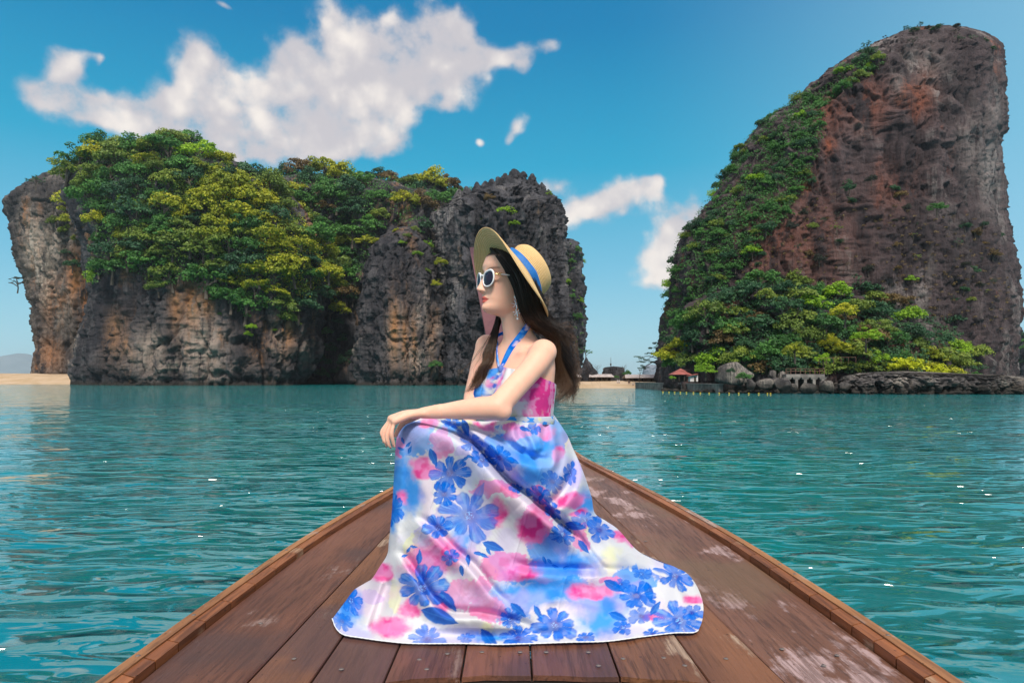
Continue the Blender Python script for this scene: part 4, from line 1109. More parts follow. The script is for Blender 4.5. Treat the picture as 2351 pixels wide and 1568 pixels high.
for side, ks in ((1, KR), (-1, KL)):
    edges = [0.3] + [1.30 + .105 * k for k in range(3)] + ks + [4.3, 5.7, 7.3]
    for a, b_ in zip(edges[:-1], edges[1:]):
        gap = .0021
        strip('rail_block', side, a + gap, b_ - gap, .0, .036, -.03, .020, M_rail, max(4, int((b_ - a) * 12)), slant=.55 if side > 0 else .5)
    strip('kerf_backing', side, .3, 7.3, .004, .034, -.03, .013, M_dark, 90)
    for a, b_ in ((.3, 3.02), (3.023, 5.2), (5.203, 7.35)):
        strip('rail_cap', side, a, b_, .037, .066, -.05, .024, M_cap, int((b_ - a) * 18))
# plugs on the rails
for side, ys in ((1, (1.75, 2.3, 2.42, 3.15, 3.9, 4.4, 5.0)), (-1, (1.62, 1.9, 2.3, 2.62, 3.3))):
    for y in ys:
        o = nd.copy(); COL.objects.link(o); o.parent = boat
        o.location = (XC + side * (half(y) + .052) - boat.location[0], y - boat.location[1], .0245)
# hull planking below, front beam painted near-black as the shade under the deck edge, dark hold
ys = np.linspace(-1.0, 7.3, 60)
for side in (-1, 1):
    for k in range(4):
        V = []
        for q in (k / 4 + .006, (k + 1) / 4 - .006):
            V.append(np.stack([XC + side * ((half(ys) + .062) * (1 - .42 * q ** 1.6)), ys - 0 * q, (ZD + sheer(ys) - .052) * (1 - q) + (-.25) * q], -1))
        f = grid_faces(2, 60)
        mk('hull_plank', np.vstack(V), f if side < 0 else f[:, ::-1], M_side, boat)
xs = np.linspace(-.86, .93, 40)
V = np.vstack([np.stack([xs, near_end(xs) + dy, 0 * xs + ZD + z], -1) for dy, z in ((.004, -.0125), (.004, -.16), (.08, -.16), (.08, -.0125))])
mk('deck_beam_shade', V, grid_faces(4, 40)[:, ::-1], M_dark, boat)
V = np.array([[-.86, -1, ZD - .55], [.93, -1, ZD - .55], [.93, 1.7, ZD - .55], [-.86, 1.7, ZD - .55]])
mk('hold_floor', V, [(0, 1, 2, 3)], M_dark, boat)

# prow board standing up at the bow
Yp = 7.25
o4 = [W(1078, 568, Yp), W(1190, 563, Yp), W(1176, 770, Yp), W(1116, 775, Yp)]
lo = [np.array([XC + .07, Yp - .02, ZD + sheer(Yp) - .25]), np.array([XC - .07, Yp - .02, ZD + sheer(Yp) - .25])]
ring = [o4[0], o4[1], o4[2], lo[0], lo[1], o4[3]]
dep = np.array([0, .09, 0])
edge = np.array([np.interp(np.linspace(0, 6, 60, endpoint=False), range(7), [p[k] for p in ring + [ring[0]]]) for k in range(3)]).T
V = np.vstack([edge, edge + dep])
fs = [list(range(60))[::-1], list(range(60, 120))] + [[k, (k + 1) % 60, 60 + (k + 1) % 60, 60 + k] for k in range(60)]
mk('prow_board', V, fs, M_prow, boat, False)

# ------------------------------------------------------------------ the damp air over the bay
m = bpy.data.materials.new('sea_air'); m.use_nodes = True
t = NT(m.node_tree)
pv = t.n('ShaderNodeVolumePrincipled', {'Color': (.80, .90, 1.0), 'Density': 0.00009, 'Anisotropy': 0.2})
t.n('ShaderNodeOutputMaterial', {'Volume': pv.outputs[0]})
hz = MB().box((0, 3000, 82), (15000, 9000, 172)).obj('haze', m)
tag(hz, 'pale blue sea air thinning out the far hills', kind='stuff')
SC.cycles.volume_bounces = 0

# ------------------------------------------------------------------ the woman on the bow deck
person = thing('person', W(1210, 1380, 2.05) * [1, 1, 0] + [0, 0, ZD], 'young woman in straw hat and long floral halter dress sitting on the bow deck', 'person')

# ---- body: torso, neck, head, arms and hands grown into one skin
FT, LT, UP = np.array([-.80, -.60, 0]), np.array([.60, -.80, 0]), np.array([0, 0, 1.0])
TC = np.array([0.020, 2.10, CAMZ])
TORSO = np.array([  # height, half width, depth front, depth back, forward offset
    [.135, .048, .046, .052, -.005], [.112, .064, .050, .056, -.004], [.094, .105, .054, .060, -.002], [.070, .146, .062, .066, 0], [.03, .150, .078, .070, 0], [-.01, .143, .090, .070, 0],
    [-.045, .136, .096, .068, 0], [-.08, .126, .088, .066, 0], [-.12, .116, .082, .066, 0], [-.20, .112, .070, .075, 0], [-.30, .115, .060, .09, 0], [-.42, .12, .055, .10, 0], [-.47, .09, .05, .08, 0]])
def torso_pt(z, th, off=0.0):
    """skin of the torso at height z, angle th (0 = her left side, 90 deg = front)"""
    zz = TORSO[::-1, 0]
    a, bf, bb, fo = [np.interp(z, zz, TORSO[::-1, k]) for k in (1, 2, 3, 4)]
    c, s = np.cos(th), np.sin(th)
    c2, s2 = np.sign(c) * np.abs(c) ** .9, np.sign(s) * np.abs(s) ** .9
    lat, fw = (a + off) * c2, np.where(s > 0, bf + off, bb + off) * s2 + fo
    bust = 0.031 * (np.exp(-((lat - .068) / .048) ** 2) + np.exp(-((lat + .068) / .048) ** 2)) * np.exp(-((z + .052) / .052) ** 2) * (s > 0) * np.clip(s, 0, 1) ** .5
    spine = -.010 * np.exp(-(lat / .03) ** 2) * (s < 0)
    fw = fw + bust - spine
    lean = -0.05 * np.clip(-z, 0, 1)
    return TC + lat[..., None] * LT + (fw + lean)[..., None] * FT + np.asarray(z)[..., None] * UP

mb = MB()
th = np.linspace(0, 2 * np.pi, 72, endpoint=False)
zs = resample(np.stack([TORSO[:, 0], 0 * TORSO[:, 0]], 1), 60)[:, 0]
zs = np.linspace(.135, -.47, 60)
V = np.vstack([torso_pt(np.full(72, z), th) for z in zs[::-1]])
n = 60
mb.add(V, [tuple(f) for f in grid_faces(n, 72, True)] + [tuple(range(72))[::-1], tuple(range((n - 1) * 72, n * 72))])

# head in its own frame
HO = W(1174, 641, 2.085)
yaw, pit = math.radians(27), math.radians(5)
hx = np.array([-math.cos(yaw), -math.sin(yaw), 0]); hy = np.cross(UP, hx)
hf = hx * math.cos(pit) + UP * math.sin(pit); hu = -hx * math.sin(pit) + UP * math.cos(pit)
def Hd(p):
    p = np.asarray(p, float)
    return HO + p[..., 0:1] * hf + p[..., 1:2] * hy + p[..., 2:3] * hu
def Hinv(V):
    q = V - HO
    return np.stack([q @ hf, q @ hy, q @ hu], -1)
PZ = np.array([-.119, -.117, -.112, -.104, -.094, -.085, -.072, -.055, -.040, -.02, 0, .012, .03, .06, .085, .10, .108])
PF = np.array([.030, .058, .076, .0855, .087, .0835, .0855, .0865, .0865, .086, .0855, .0895, .0925, .084, .058, .032, .002])
PB = np.array([.000, -.004, -.010, -.018, -.030, -.040, -.055, -.072, -.083, -.091, -.095, -.096, -.095, -.086, -.060, -.034, -.002])
PW = np.array([.006, .016, .026, .036, .044, .050, .0565, .0625, .0660, .0685, .0700, .0705, .0710, .0640, .0450, .0260, .002])
nz, na = 150, 160
hz = np.concatenate([np.linspace(-.119, .105, nz - 4), [.1062, .1072, .1078, .108]])
pf = np.interp(hz, PZ, PF); pb = np.interp(hz, PZ, PB); pw = np.interp(hz, PZ, PW)
for arr in (pf, pb, pw):
    k = np.ones(5) / 5; arr[3:-3] = np.convolve(arr, k, 'same')[3:-3]
ha = np.linspace(0, 2 * np.pi, na, endpoint=False)
c, s = np.cos(ha), np.sin(ha)
ex = 2 / 2.25
hxp = np.where(c >= 0, pf[:, None] * np.abs(c) ** ex, pb[:, None] * np.abs(c) ** ex)
hyp = pw[:, None] * np.sign(s) * np.abs(s) ** ex
hzp = np.repeat(hz[:, None], na, 1)
G = lambda v, m, sg: np.exp(-((v - m) / sg) ** 2)
front = (c > 0) * np.clip(c, 0, 1) ** .35
nh = np.interp(hz, [-.062, -.057, -.0525, -.0475, -.038, -.02, -.004, .010, .016], [0, .003, .0200, .0275, .0225, .0145, .0065, .002, 0])[:, None]
nw = np.interp(hz, [-.05, -.042, -.02, .01], [.0105, .0095, .0075, .0080])[:, None]
dx = nh * np.exp(-(hyp / nw) ** 2)
dx += .0085 * (G(hyp, .0125, .0062) + G(hyp, -.0125, .0062)) * G(hzp, -.0495, .0062)
dx += .0062 * np.exp(-(hyp / .0165) ** 2) * G(hzp, -.0702, .0045) + .0056 * np.exp(-(hyp / .0150) ** 2) * G(hzp, -.0808, .0048)
dx -= .0048 * np.exp(-(hyp / .021) ** 2) * G(hzp, -.0756, .0018)
dx += .0030 * np.exp(-(hyp / .018) ** 2) * G(hzp, -.100, .010)
dx -= .0095 * (G(hyp, .031, .016) + G(hyp, -.031, .016)) * G(hzp, .002, .011)
dx += .0040 * (G(hyp, .031, .009) + G(hyp, -.031, .009)) * G(hzp, .001, .006)
dx += .0035 * (G(hyp, .040, .018) + G(hyp, -.040, .018)) * G(hzp, -.030, .018)
hxp = hxp + dx * front
HV = Hd(np.stack([hxp, hyp, hzp], -1).reshape(-1, 3))
mb.add(HV, [tuple(f) for f in grid_faces(nz, na, True)] + [tuple(range(na))[::-1], tuple(range((nz - 1) * na, nz * na))])
for sg in (1, -1):       # ears
    ax = Hd(np.array([-.004, sg * .0685, -.014])) 
    rot = np.stack([hf, hy, hu], 1)
    mb.ball(ax, (.017, .008, .030), 14, 10, rot)
    mb.ball(Hd(np.array([.002, sg * .0675, -.040])), (.010, .0065, .012), 12, 8, rot)
# neck
N0, N1 = TC + UP * .085 - FT * .006 + np.array([.004, 0, 0]), HO + hf * -.020 - hu * .065
mb.tube(resample([N0 - UP * .03, N0 + (N1 - N0) * .3 + FT * .004, N0 + (N1 - N0) * .7 + FT * .004, N1], 12), [.062, .057, .052, .0495, .048, .047, .047, .047, .048, .049, .050, .050], 24)
# collar bones, shoulders
SN, SF = W(1251, 811, 1.985), W(1118, 803, 2.215)
EN, WN = W(1142, 936, 1.872), W(972, 948, 1.905)
mb.tube(resample([TC + UP * .080 + LT * .04, TC + UP * .066 + LT * .10, SN + UP * .004], 8), [.030, .031, .032, .033, .034, .035, .036, .037], 16)
mb.tube(resample([TC + UP * .080 - LT * .04, TC + UP * .072 - LT * .10, SF + UP * .012], 8), [.030, .031, .033, .035, .037, .038, .039, .040], 16)
for sg in (1, -1):
    mb.tube([TC + UP * .066 + LT * sg * .018 + FT * .050, TC + UP * .078 + LT * sg * .075 + FT * .052, TC + UP * .086 + LT * sg * .135 + FT * .02], [.0075, .0085, .008], 10)
# near arm, its forearm laid along the thigh
mb.tube(resample([SN - LT * .008 + UP * .004, SN + (EN - SN) * .2, SN + (EN - SN) * .55, EN + UP * .002], 16), np.interp(np.linspace(0, 1, 16), [0, .15, .4, .75, 1], [.0400, .0375, .0345, .0335, .0330]), 24)
mb.tube(resample([EN, EN + (WN - EN) * .3 + UP * .002, EN + (WN - EN) * .7 + UP * .001, WN], 16), np.interp(np.linspace(0, 1, 16), [0, .2, .5, .8, 1], [.0335, .0335, .0275, .0205, .0178]), 24)
mb.ball(EN + np.array([.012, 0, -.008]), .030, 14, 10)
# far arm down to the lap
EF, WF = W(1086, 915, 2.23), W(1075, 985, 2.09)
mb.tube(resample([SF + LT * .006, SF + (EF - SF) * .25, SF + (EF - SF) * .6, EF], 12), np.interp(np.linspace(0, 1, 12), [0, .2, .6, 1], [.042, .040, .036, .033]), 20)
mb.tube(resample([EF, (EF + WF) / 2, WF], 10), np.linspace(.032, .018, 10), 20)
mb.tube([WF, WF + np.array([-.05, -.02, -.01])], [.02, .022], 14, True, .55)
for k in range(4):
    b0 = WF + np.array([-.07, -.045 + .017 * k, -.012]); mb.tube([b0, b0 + [-.03, 0, -.004], b0 + [-.06, 0, -.02]], [.0078, .007, .0055], 10)
# near hand hanging over the knee
KN = [W(906, 967, 1.888), W(901.5, 963.5, 1.903), W(898, 960.5, 1.920), W(897, 961, 1.938)]     # knuckles, little finger first
PIP = [W(899, 994, 1.883), W(889.5, 999, 1.900), W(882, 998, 1.919), W(877, 993, 1.939)]
DIP = [W(902, 1012, 1.888), W(892, 1018, 1.902), W(884.5, 1018, 1.919), W(879, 1010, 1.937)]
TIP = [W(905, 1025, 1.894), W(897, 1031, 1.908), W(888, 1030, 1.924), W(880, 1020, 1.940)]
HM = W(935, 955, 1.908)
for k in range(4):
    mb.tube(resample([WN + np.array([.004, (-.012 + .009 * k), 0]), WN + (KN[k] - WN) * .5 + UP * .005, KN[k]], 8), np.interp(np.linspace(0, 1, 8), [0, .5, 1], [.0125, .0125, .0102]), 14)
    mb.tube(resample([KN[k], PIP[k], DIP[k], TIP[k]], 14), np.interp(np.linspace(0, 1, 14), [0, .15, .4, .5, .75, 1], [.0092, .0056, .0067, .0071, .0062, .0046]) * (.92 if k in (0,) else 1), 12)
mb.tube(resample([WN + np.array([-.012, .020, -.006]), W(930, 968, 1.955), W(915, 985, 1.965), W(908, 1000, 1.962)], 10), np.linspace(.0125, .0065, 10), 12)
# legs under the dress, shins to the deck
HIPN, HIPF = TC + np.array([.01, .02, -.40]), TC + np.array([-.03, .09, -.40])
KNN, KNF = W(960, 1020, 2.07), W(955, 1005, 2.15)
for hp, kn, ft in ((HIPN, KNN, np.array([KNN[0] + .03, 2.05, ZD + .03])), (HIPF, KNF, np.array([KNF[0] + .05, 2.17, ZD + .03]))):
    mb.tube(resample([hp, (hp + kn) / 2, kn], 12), np.linspace(.062, .048, 12), 20)
    mb.tube(resample([kn, (kn + ft) / 2 + [.01, 0, 0], ft + [0, 0, .05]], 12), np.interp(np.linspace(0, 1, 12), [0, .35, 1], [.050, .050, .030]), 18)
    mb.tube([ft + [.02, 0, .01], ft + [-.06, 0, .0], ft + [-.15, -.01, -.008]], [.030, .028, .018], 14)

tmp = mb.obj('body', None, None, True)
rm = tmp.modifiers.new('r', 'REMESH'); rm.mode = 'VOXEL'; rm.voxel_size = 0.0027; rm.use_smooth_shade = True
smo = tmp.modifiers.new('s', 'SMOOTH'); smo.factor = .5; smo.iterations = 3
dg = bpy.context.evaluated_depsgraph_get()
bme = bpy.data.meshes.new_from_object(tmp.evaluated_get(dg))
bpy.data.objects.remove(tmp)
nv = len(bme.vertices)
BV = np.zeros(nv * 3, np.float32); bme.vertices.foreach_get('co', BV); BV = BV.reshape(-1, 3).astype(float)
# extra evening of shoulders and neck, where separate masses met
hl = Hinv(BV)
ne = len(bme.edges); ed = np.zeros(ne * 2, np.int64); bme.edges.foreach_get('vertices', ed); ed = ed.reshape(-1, 2)
deg = np.bincount(ed.ravel(), minlength=nv)[:, None]
zrel = BV[:, 2] - CAMZ
armd = np.linalg.norm(BV - EN, axis=1)
wgt = np.clip(sm(hl[:, 2], -.105, -.125) + sm(hl[:, 0], -.01, -.05) * (hl[:, 2] < -.06), 0, 1) * (np.linalg.norm(BV - HM, axis=1) > .10)
wgt = np.where(armd < .07, .8, wgt)
wgt = np.maximum(wgt, .9 * sm(np.linalg.norm(BV - (WN + np.array([-.012, 0, 0])), axis=1), .055, .025))
wgt = np.maximum(wgt, .7 * sm(np.linalg.norm(BV - SN, axis=1), .10, .05))[:, None] * .6
for it in range(38):
    acc_ = np.stack([np.bincount(ed[:, 0], BV[ed[:, 1], k], nv) + np.bincount(ed[:, 1], BV[ed[:, 0], k], nv) for k in range(3)], 1) / np.maximum(deg, 1)
    BV = BV + wgt * (acc_ - BV)
hl = Hinv(BV)
bme.vertices.foreach_set('co', BV.astype(np.float32).ravel())
skin = np.tile([.88, .50, .37], (nv, 1)) * (1 + .05 * fbm(BV * 28, 3, .5, 3))[:, None] * (1 + np.array([.02, -.05, -.06]) * fbm(BV * 60, 2, .5, 6)[:, None])
def tint(mask, col):
    global skin
    skin = skin * (1 - mask[:, None]) + np.array(col) * mask[:, None]
onhead = (np.abs(hl) < .14).all(1)
fx = (hl[:, 0] > .05) & onhead
tint(fx * np.exp(-((np.abs(hl[:, 1]) - .044) / .020) ** 2 - ((hl[:, 2] + .040) / .020) ** 2) * .30, (.70, .34, .29))
tint(fx * np.exp(-(hl[:, 1] / .010) ** 2 - ((hl[:, 2] + .046) / .008) ** 2) * .25, (.66, .32, .28))
ay = np.abs(hl[:, 1])
lq = np.clip(1 - (ay / .0215) ** 1.7, 0, 1)
upl = sm(hl[:, 2], -.0758, -.0750) * sm(hl[:, 2], -.0750 + .0105 * lq, -.0758 + .0100 * lq)
lol = sm(hl[:, 2], -.0760 - .0112 * lq, -.0752 - .0105 * lq) * sm(hl[:, 2], -.0748, -.0756)
lip = fx * sm(ay, .0225, .0195) * np.clip(upl + lol, 0, 1)
tint(lip * .95, (.66, .10, .085))
tint(fx * sm(ay, .024, .018) * np.exp(-((hl[:, 2] + .0755) / .0011) ** 2) * .8, (.22, .03, .03))
brow = fx * np.exp(-((hl[:, 2] - .0165 - .10 * (ay - .03) + 6 * (ay - .034) ** 2) / .0028) ** 2) * sm(ay, .012, .018) * sm(ay, .056, .048)
tint(brow * .75, (.06, .04, .03))
scalp = onhead * np.clip(sm(hl[:, 2], .052, .060) + sm(hl[:, 0], .060, .050) * sm(hl[:, 2], .018, .032) + sm(hl[:, 0], .022, .012) * sm(hl[:, 2], -.03, -.01) + sm(hl[:, 0], -.020, -.030) * sm(hl[:, 2], -.11, -.09), 0, 1)
tint(scalp, (.012, .008, .007))
for k in range(4):       # painted nails on the outer side of the finger ends
    d0 = TIP[k] - DIP[k]; d0 /= np.linalg.norm(d0)
    m_ = np.linalg.norm(BV - (TIP[k] - d0 * .001 + np.array([-.005, -.003, 0])), axis=1)
    tint((m_ < .0068) * 1.0, (.20, .012, .02) if k in (1, 2) else (.62, .26, .25))
kn_all = np.min([np.linalg.norm(BV - p, axis=1) for p in KN + PIP + DIP], axis=0)
tint(np.exp(-(kn_all / .010) ** 2) * .22, (.62, .30, .24))
tint(np.exp(-(np.linalg.norm(BV - EN, axis=1) / .04) ** 2) * .18, (.62, .30, .24))
at = bme.attributes.new('tint', 'FLOAT_COLOR', 'POINT')
at.data.foreach_set('color', np.hstack([skin, np.ones((nv, 1))]).astype(np.float32).ravel())
M_skin, t, b = principled('skin', (.66, .45, .37), .50, 0, .3)
t.set(b, 'Base Color', t.n('ShaderNodeAttribute', attribute_name='tint').outputs['Color'])
b.inputs['Subsurface Weight'].default_value = .22
b.inputs['Subsurface Radius'].default_value = (.012, .005, .003)
b.inputs['Subsurface Scale'].default_value = 1.0
co = t.n('ShaderNodeTexCoord').outputs['Object']
t.set(b, 'Normal', t.n('ShaderNodeBump', {'Strength': .12, 'Distance': .0008, 'Height': t.noise(co, 700, 3)}).outputs[0])
bme.materials.clear(); bme.materials.append(M_skin)
po = origin(person)
BVl = BV - po
bme.vertices.foreach_set('co', BVl.astype(np.float32).ravel()); bme.update()
body = bpy.data.objects.new('body', bme); COL.objects.link(body); body.parent = person
polys = np.zeros(len(bme.loops), np.int64); bme.loops.foreach_get('vertex_index', polys)
bvh = BVHTree.FromPolygons([Vector(v) for v in BV], [tuple(p.vertices) for p in bme.polygons])
EYE = Vector((0, 0, CAMZ))
def on_body(px, py, off=.003):
    d = Vector(W(px, py, 1.0)) - EYE; d.normalize()
    hit = bvh.ray_cast(EYE, d)
    return None if hit[0] is None else np.array(hit[0]) - np.array(d) * off

# ---- the printed cloth
def rot2(x, y, a):
    return x * math.cos(a) + y * math.sin(a), -x * math.sin(a) + y * math.cos(a)
WASH_P = [(1014, 1015, 22, 24), (973, 1077, 32, 22), (1118, 978, 24, 10), (1184, 995, 26, 13), (1249, 990, 18, 16), (1277, 1045, 15, 22), (1135, 1120, 42, 14), (1309, 1148, 36, 16), (984, 971, 18, 10), (910, 1023, 12, 18), (924, 1137, 14, 16), (1140, 1178, 22, 28), (1235, 1195, 26, 34),
          (985, 1289, 60, 36), (1020, 1262, 40, 26), (1164, 1297, 46, 26), (1200, 1312, 40, 16), (879, 1320, 26, 20), (1067, 1363, 34, 26), (1016, 1386, 20, 24), (895, 1440, 44, 20), (1125, 1398, 30, 28), (1223, 1215, 34, 30), (1360, 1359, 54, 14), (1399, 1328, 18, 9), (1594, 1375, 20, 12), (1430, 1234, 24, 14), (1110, 1343, 18, 14), (870, 1300, 20, 16), (1323, 1180, 26, 9), (1240, 1130, 18, 10), (940, 1400, 26, 18), (1500, 1412, 26, 10), (1330, 1232, 18, 20)]
WASH_B = [(938, 1004, 38, 30), (916, 1105, 26, 64), (950, 1130, 22, 40), (1186, 1022, 50, 26), (1227, 1046, 44, 30), (1227, 1091, 46, 34), (1270, 1010, 18, 26), (1223, 1362, 84, 26), (1313, 1297, 54, 30), (1250, 1316, 60, 18), (1379, 1385, 60, 28), (1379, 1428, 46, 24), (1180, 1395, 30, 20), (1345, 1160, 26, 30), (1030, 985, 24, 10), (1300, 1350, 40, 16), (1060, 1240, 18, 40), (900, 1180, 12, 40), (1255, 1255, 30, 24), (800, 1390, 26, 40), (1120, 1460, 50, 10), (1455, 1330, 36, 18)]
WASH_Y = [(1036, 975, 42, 14), (1131, 1110, 16, 16), (1145, 1165, 20, 18), (906, 1367, 10, 32), (1117, 1445, 20, 18), (1399, 1285, 30, 26), (1240, 1240, 16, 30), (1340, 1215, 20, 20), (1010, 1165, 16, 20), (945, 1260, 16, 30), (1065, 1340, 14, 20), (1180, 980, 20, 10), (1290, 990, 14, 30)]
WASH_V = [(1016, 1180, 16, 26), (1100, 1205, 24, 30), (1090, 1165, 12, 26), (855, 1375, 20, 14), (1090, 1260, 12, 26), (1320, 1090, 20, 30), (975, 1230, 20, 16), (1460, 1340, 14, 10), (1250, 1330, 20, 10), (1060, 1040, 14, 10)]
FLOW = [  # x, y, radius, petals, turn, squash, squash turn, paleness
    (1077, 1184, 64, 8, .3, .92, 0, .25), (1033, 1086, 44, 8, .1, .92, 0, .10), (1020, 1134, 30, 7, .5, .9, 0, -.1), (1006, 1211, 34, 6, .2, .95, 0, .50), (1083, 1014, 38, 8, .2, .55, .6, .12), (1148, 1050, 36, 8, .7, .7, .6, 0), (1106, 1056, 26, 6, .2, .7, .6, -.1),
    (1238, 1135, 30, 7, .4, .7, .7, -.05), (1268, 1105, 30, 8, .9, .7, .9, 0), (1309, 1086, 30, 7, .2, .5, 1.5, -.05), (899, 1168, 36, 8, .5, .75, 1.5, 0), (1225, 982, 20, 6, 0, .7, 1.2, .15), (1342, 1192, 30, 9, .3, .75, .5, .1), (1376, 1216, 34, 7, .7, .8, .4, 0), (1268, 1172, 28, 7, .2, .6, .8, 0),
    (969, 1350, 54, 8, .15, .95, 0, .25), (981, 1468, 44, 11, 0, .8, 0, .1), (1172, 1420, 27, 9, .4, .9, 0, .35), (1274, 1433, 52, 8, .2, .85, 0, .05), (1461, 1367, 46, 8, .2, .72, .15, 0), (1473, 1414, 28, 6, .5, .8, 0, -.1), (1559, 1424, 54, 9, .5, .75, .2, .25), (1551, 1322, 42, 9, .1, .75, .4, .2), (1588, 1406, 26, 6, .8, .8, 0, 0), (1473, 1317, 22, 6, .4, .7, .3, 0),
    (1293, 1226, 32, 8, .3, .8, .7, .4), (1190, 1464, 40, 9, .1, .75, 0, .15), (805, 1378, 38, 8, .2, .75, 1.1, .1), (785, 1425, 26, 7, .5, .8, .9, .0), (1035, 1278, 20, 6, .3, .9, 0, .15), (1430, 1440, 22, 6, .3, .8, 0, -.05), (1345, 1462, 24, 7, 0, .6, 0, .1), (1070, 1465, 20, 7, .4, .7, 0, .2), (1185, 1120, 16, 6, 0, .8, .5, .2), (1500, 1455, 24, 7, .2, .6, 0, .1), (1040, 970, 24, 7, .3, .5, .2, .2), (1425, 1340, 20, 6, .6, .7, 0, 0)]
LEAVES = [(1133, 1254, 27, .35), (995, 1050, 23, 1.2), (1069, 982, 22, 1.25), (1100, 1130, 26, -1.1), (963, 1278, 18, -1.5), (1075, 1285, 14, 1.5), (1098, 1270, 12, .2), (1112, 1275, 11, .4), (1122, 1266, 10, 1.0), (1030, 1380, 30, .9), (1060, 1310, 14, 1.4), (1125, 1470, 34, .9), (1190, 1400, 24, .7), (1235, 1405, 18, 1.1), (1410, 1345, 28, .5), (1420, 1415, 24, .4), (1250, 1285, 10, 1.2), (1275, 1300, 9, .4), (1300, 1302, 10, -.5), (1262, 1288, 9, .8),
          (925, 1012, 9, 1.2), (938, 1020, 9, -.8), (920, 1030, 9, .4), (941, 1032, 10, -1.2), (1070, 1052, 9, -.5), (1080, 1048, 9, .2), (1060, 1060, 8, -.9), (1322, 1207, 26, .2), (1290, 1098, 9, .6), (1300, 1090, 8, -.4), (1340, 1255, 20, .9), (938, 1262, 9, -1), (950, 1255, 9, .2), (930, 1275, 9, -.3), (1180, 1058, 14, .5), (1490, 1360, 26, 1.3), (1505, 1395, 20, -.9), (1205, 985, 14, .3), (1010, 1415, 46, .35), (1243, 1140, 12, -1)]
BLUE, DEEPB, SKYB, PALEB = np.array([.0, .145, .70]), np.array([.0, .055, .43]), np.array([.050, .32, .86]), np.array([.16, .44, .95])
PINK, HOT, CREAM, VIOL, WHITE = np.array([.80, .20, .49]), np.array([.76, .03, .27]), np.array([.78, .80, .50]), np.array([.38, .28, .76]), np.array([.71, .73, .77])

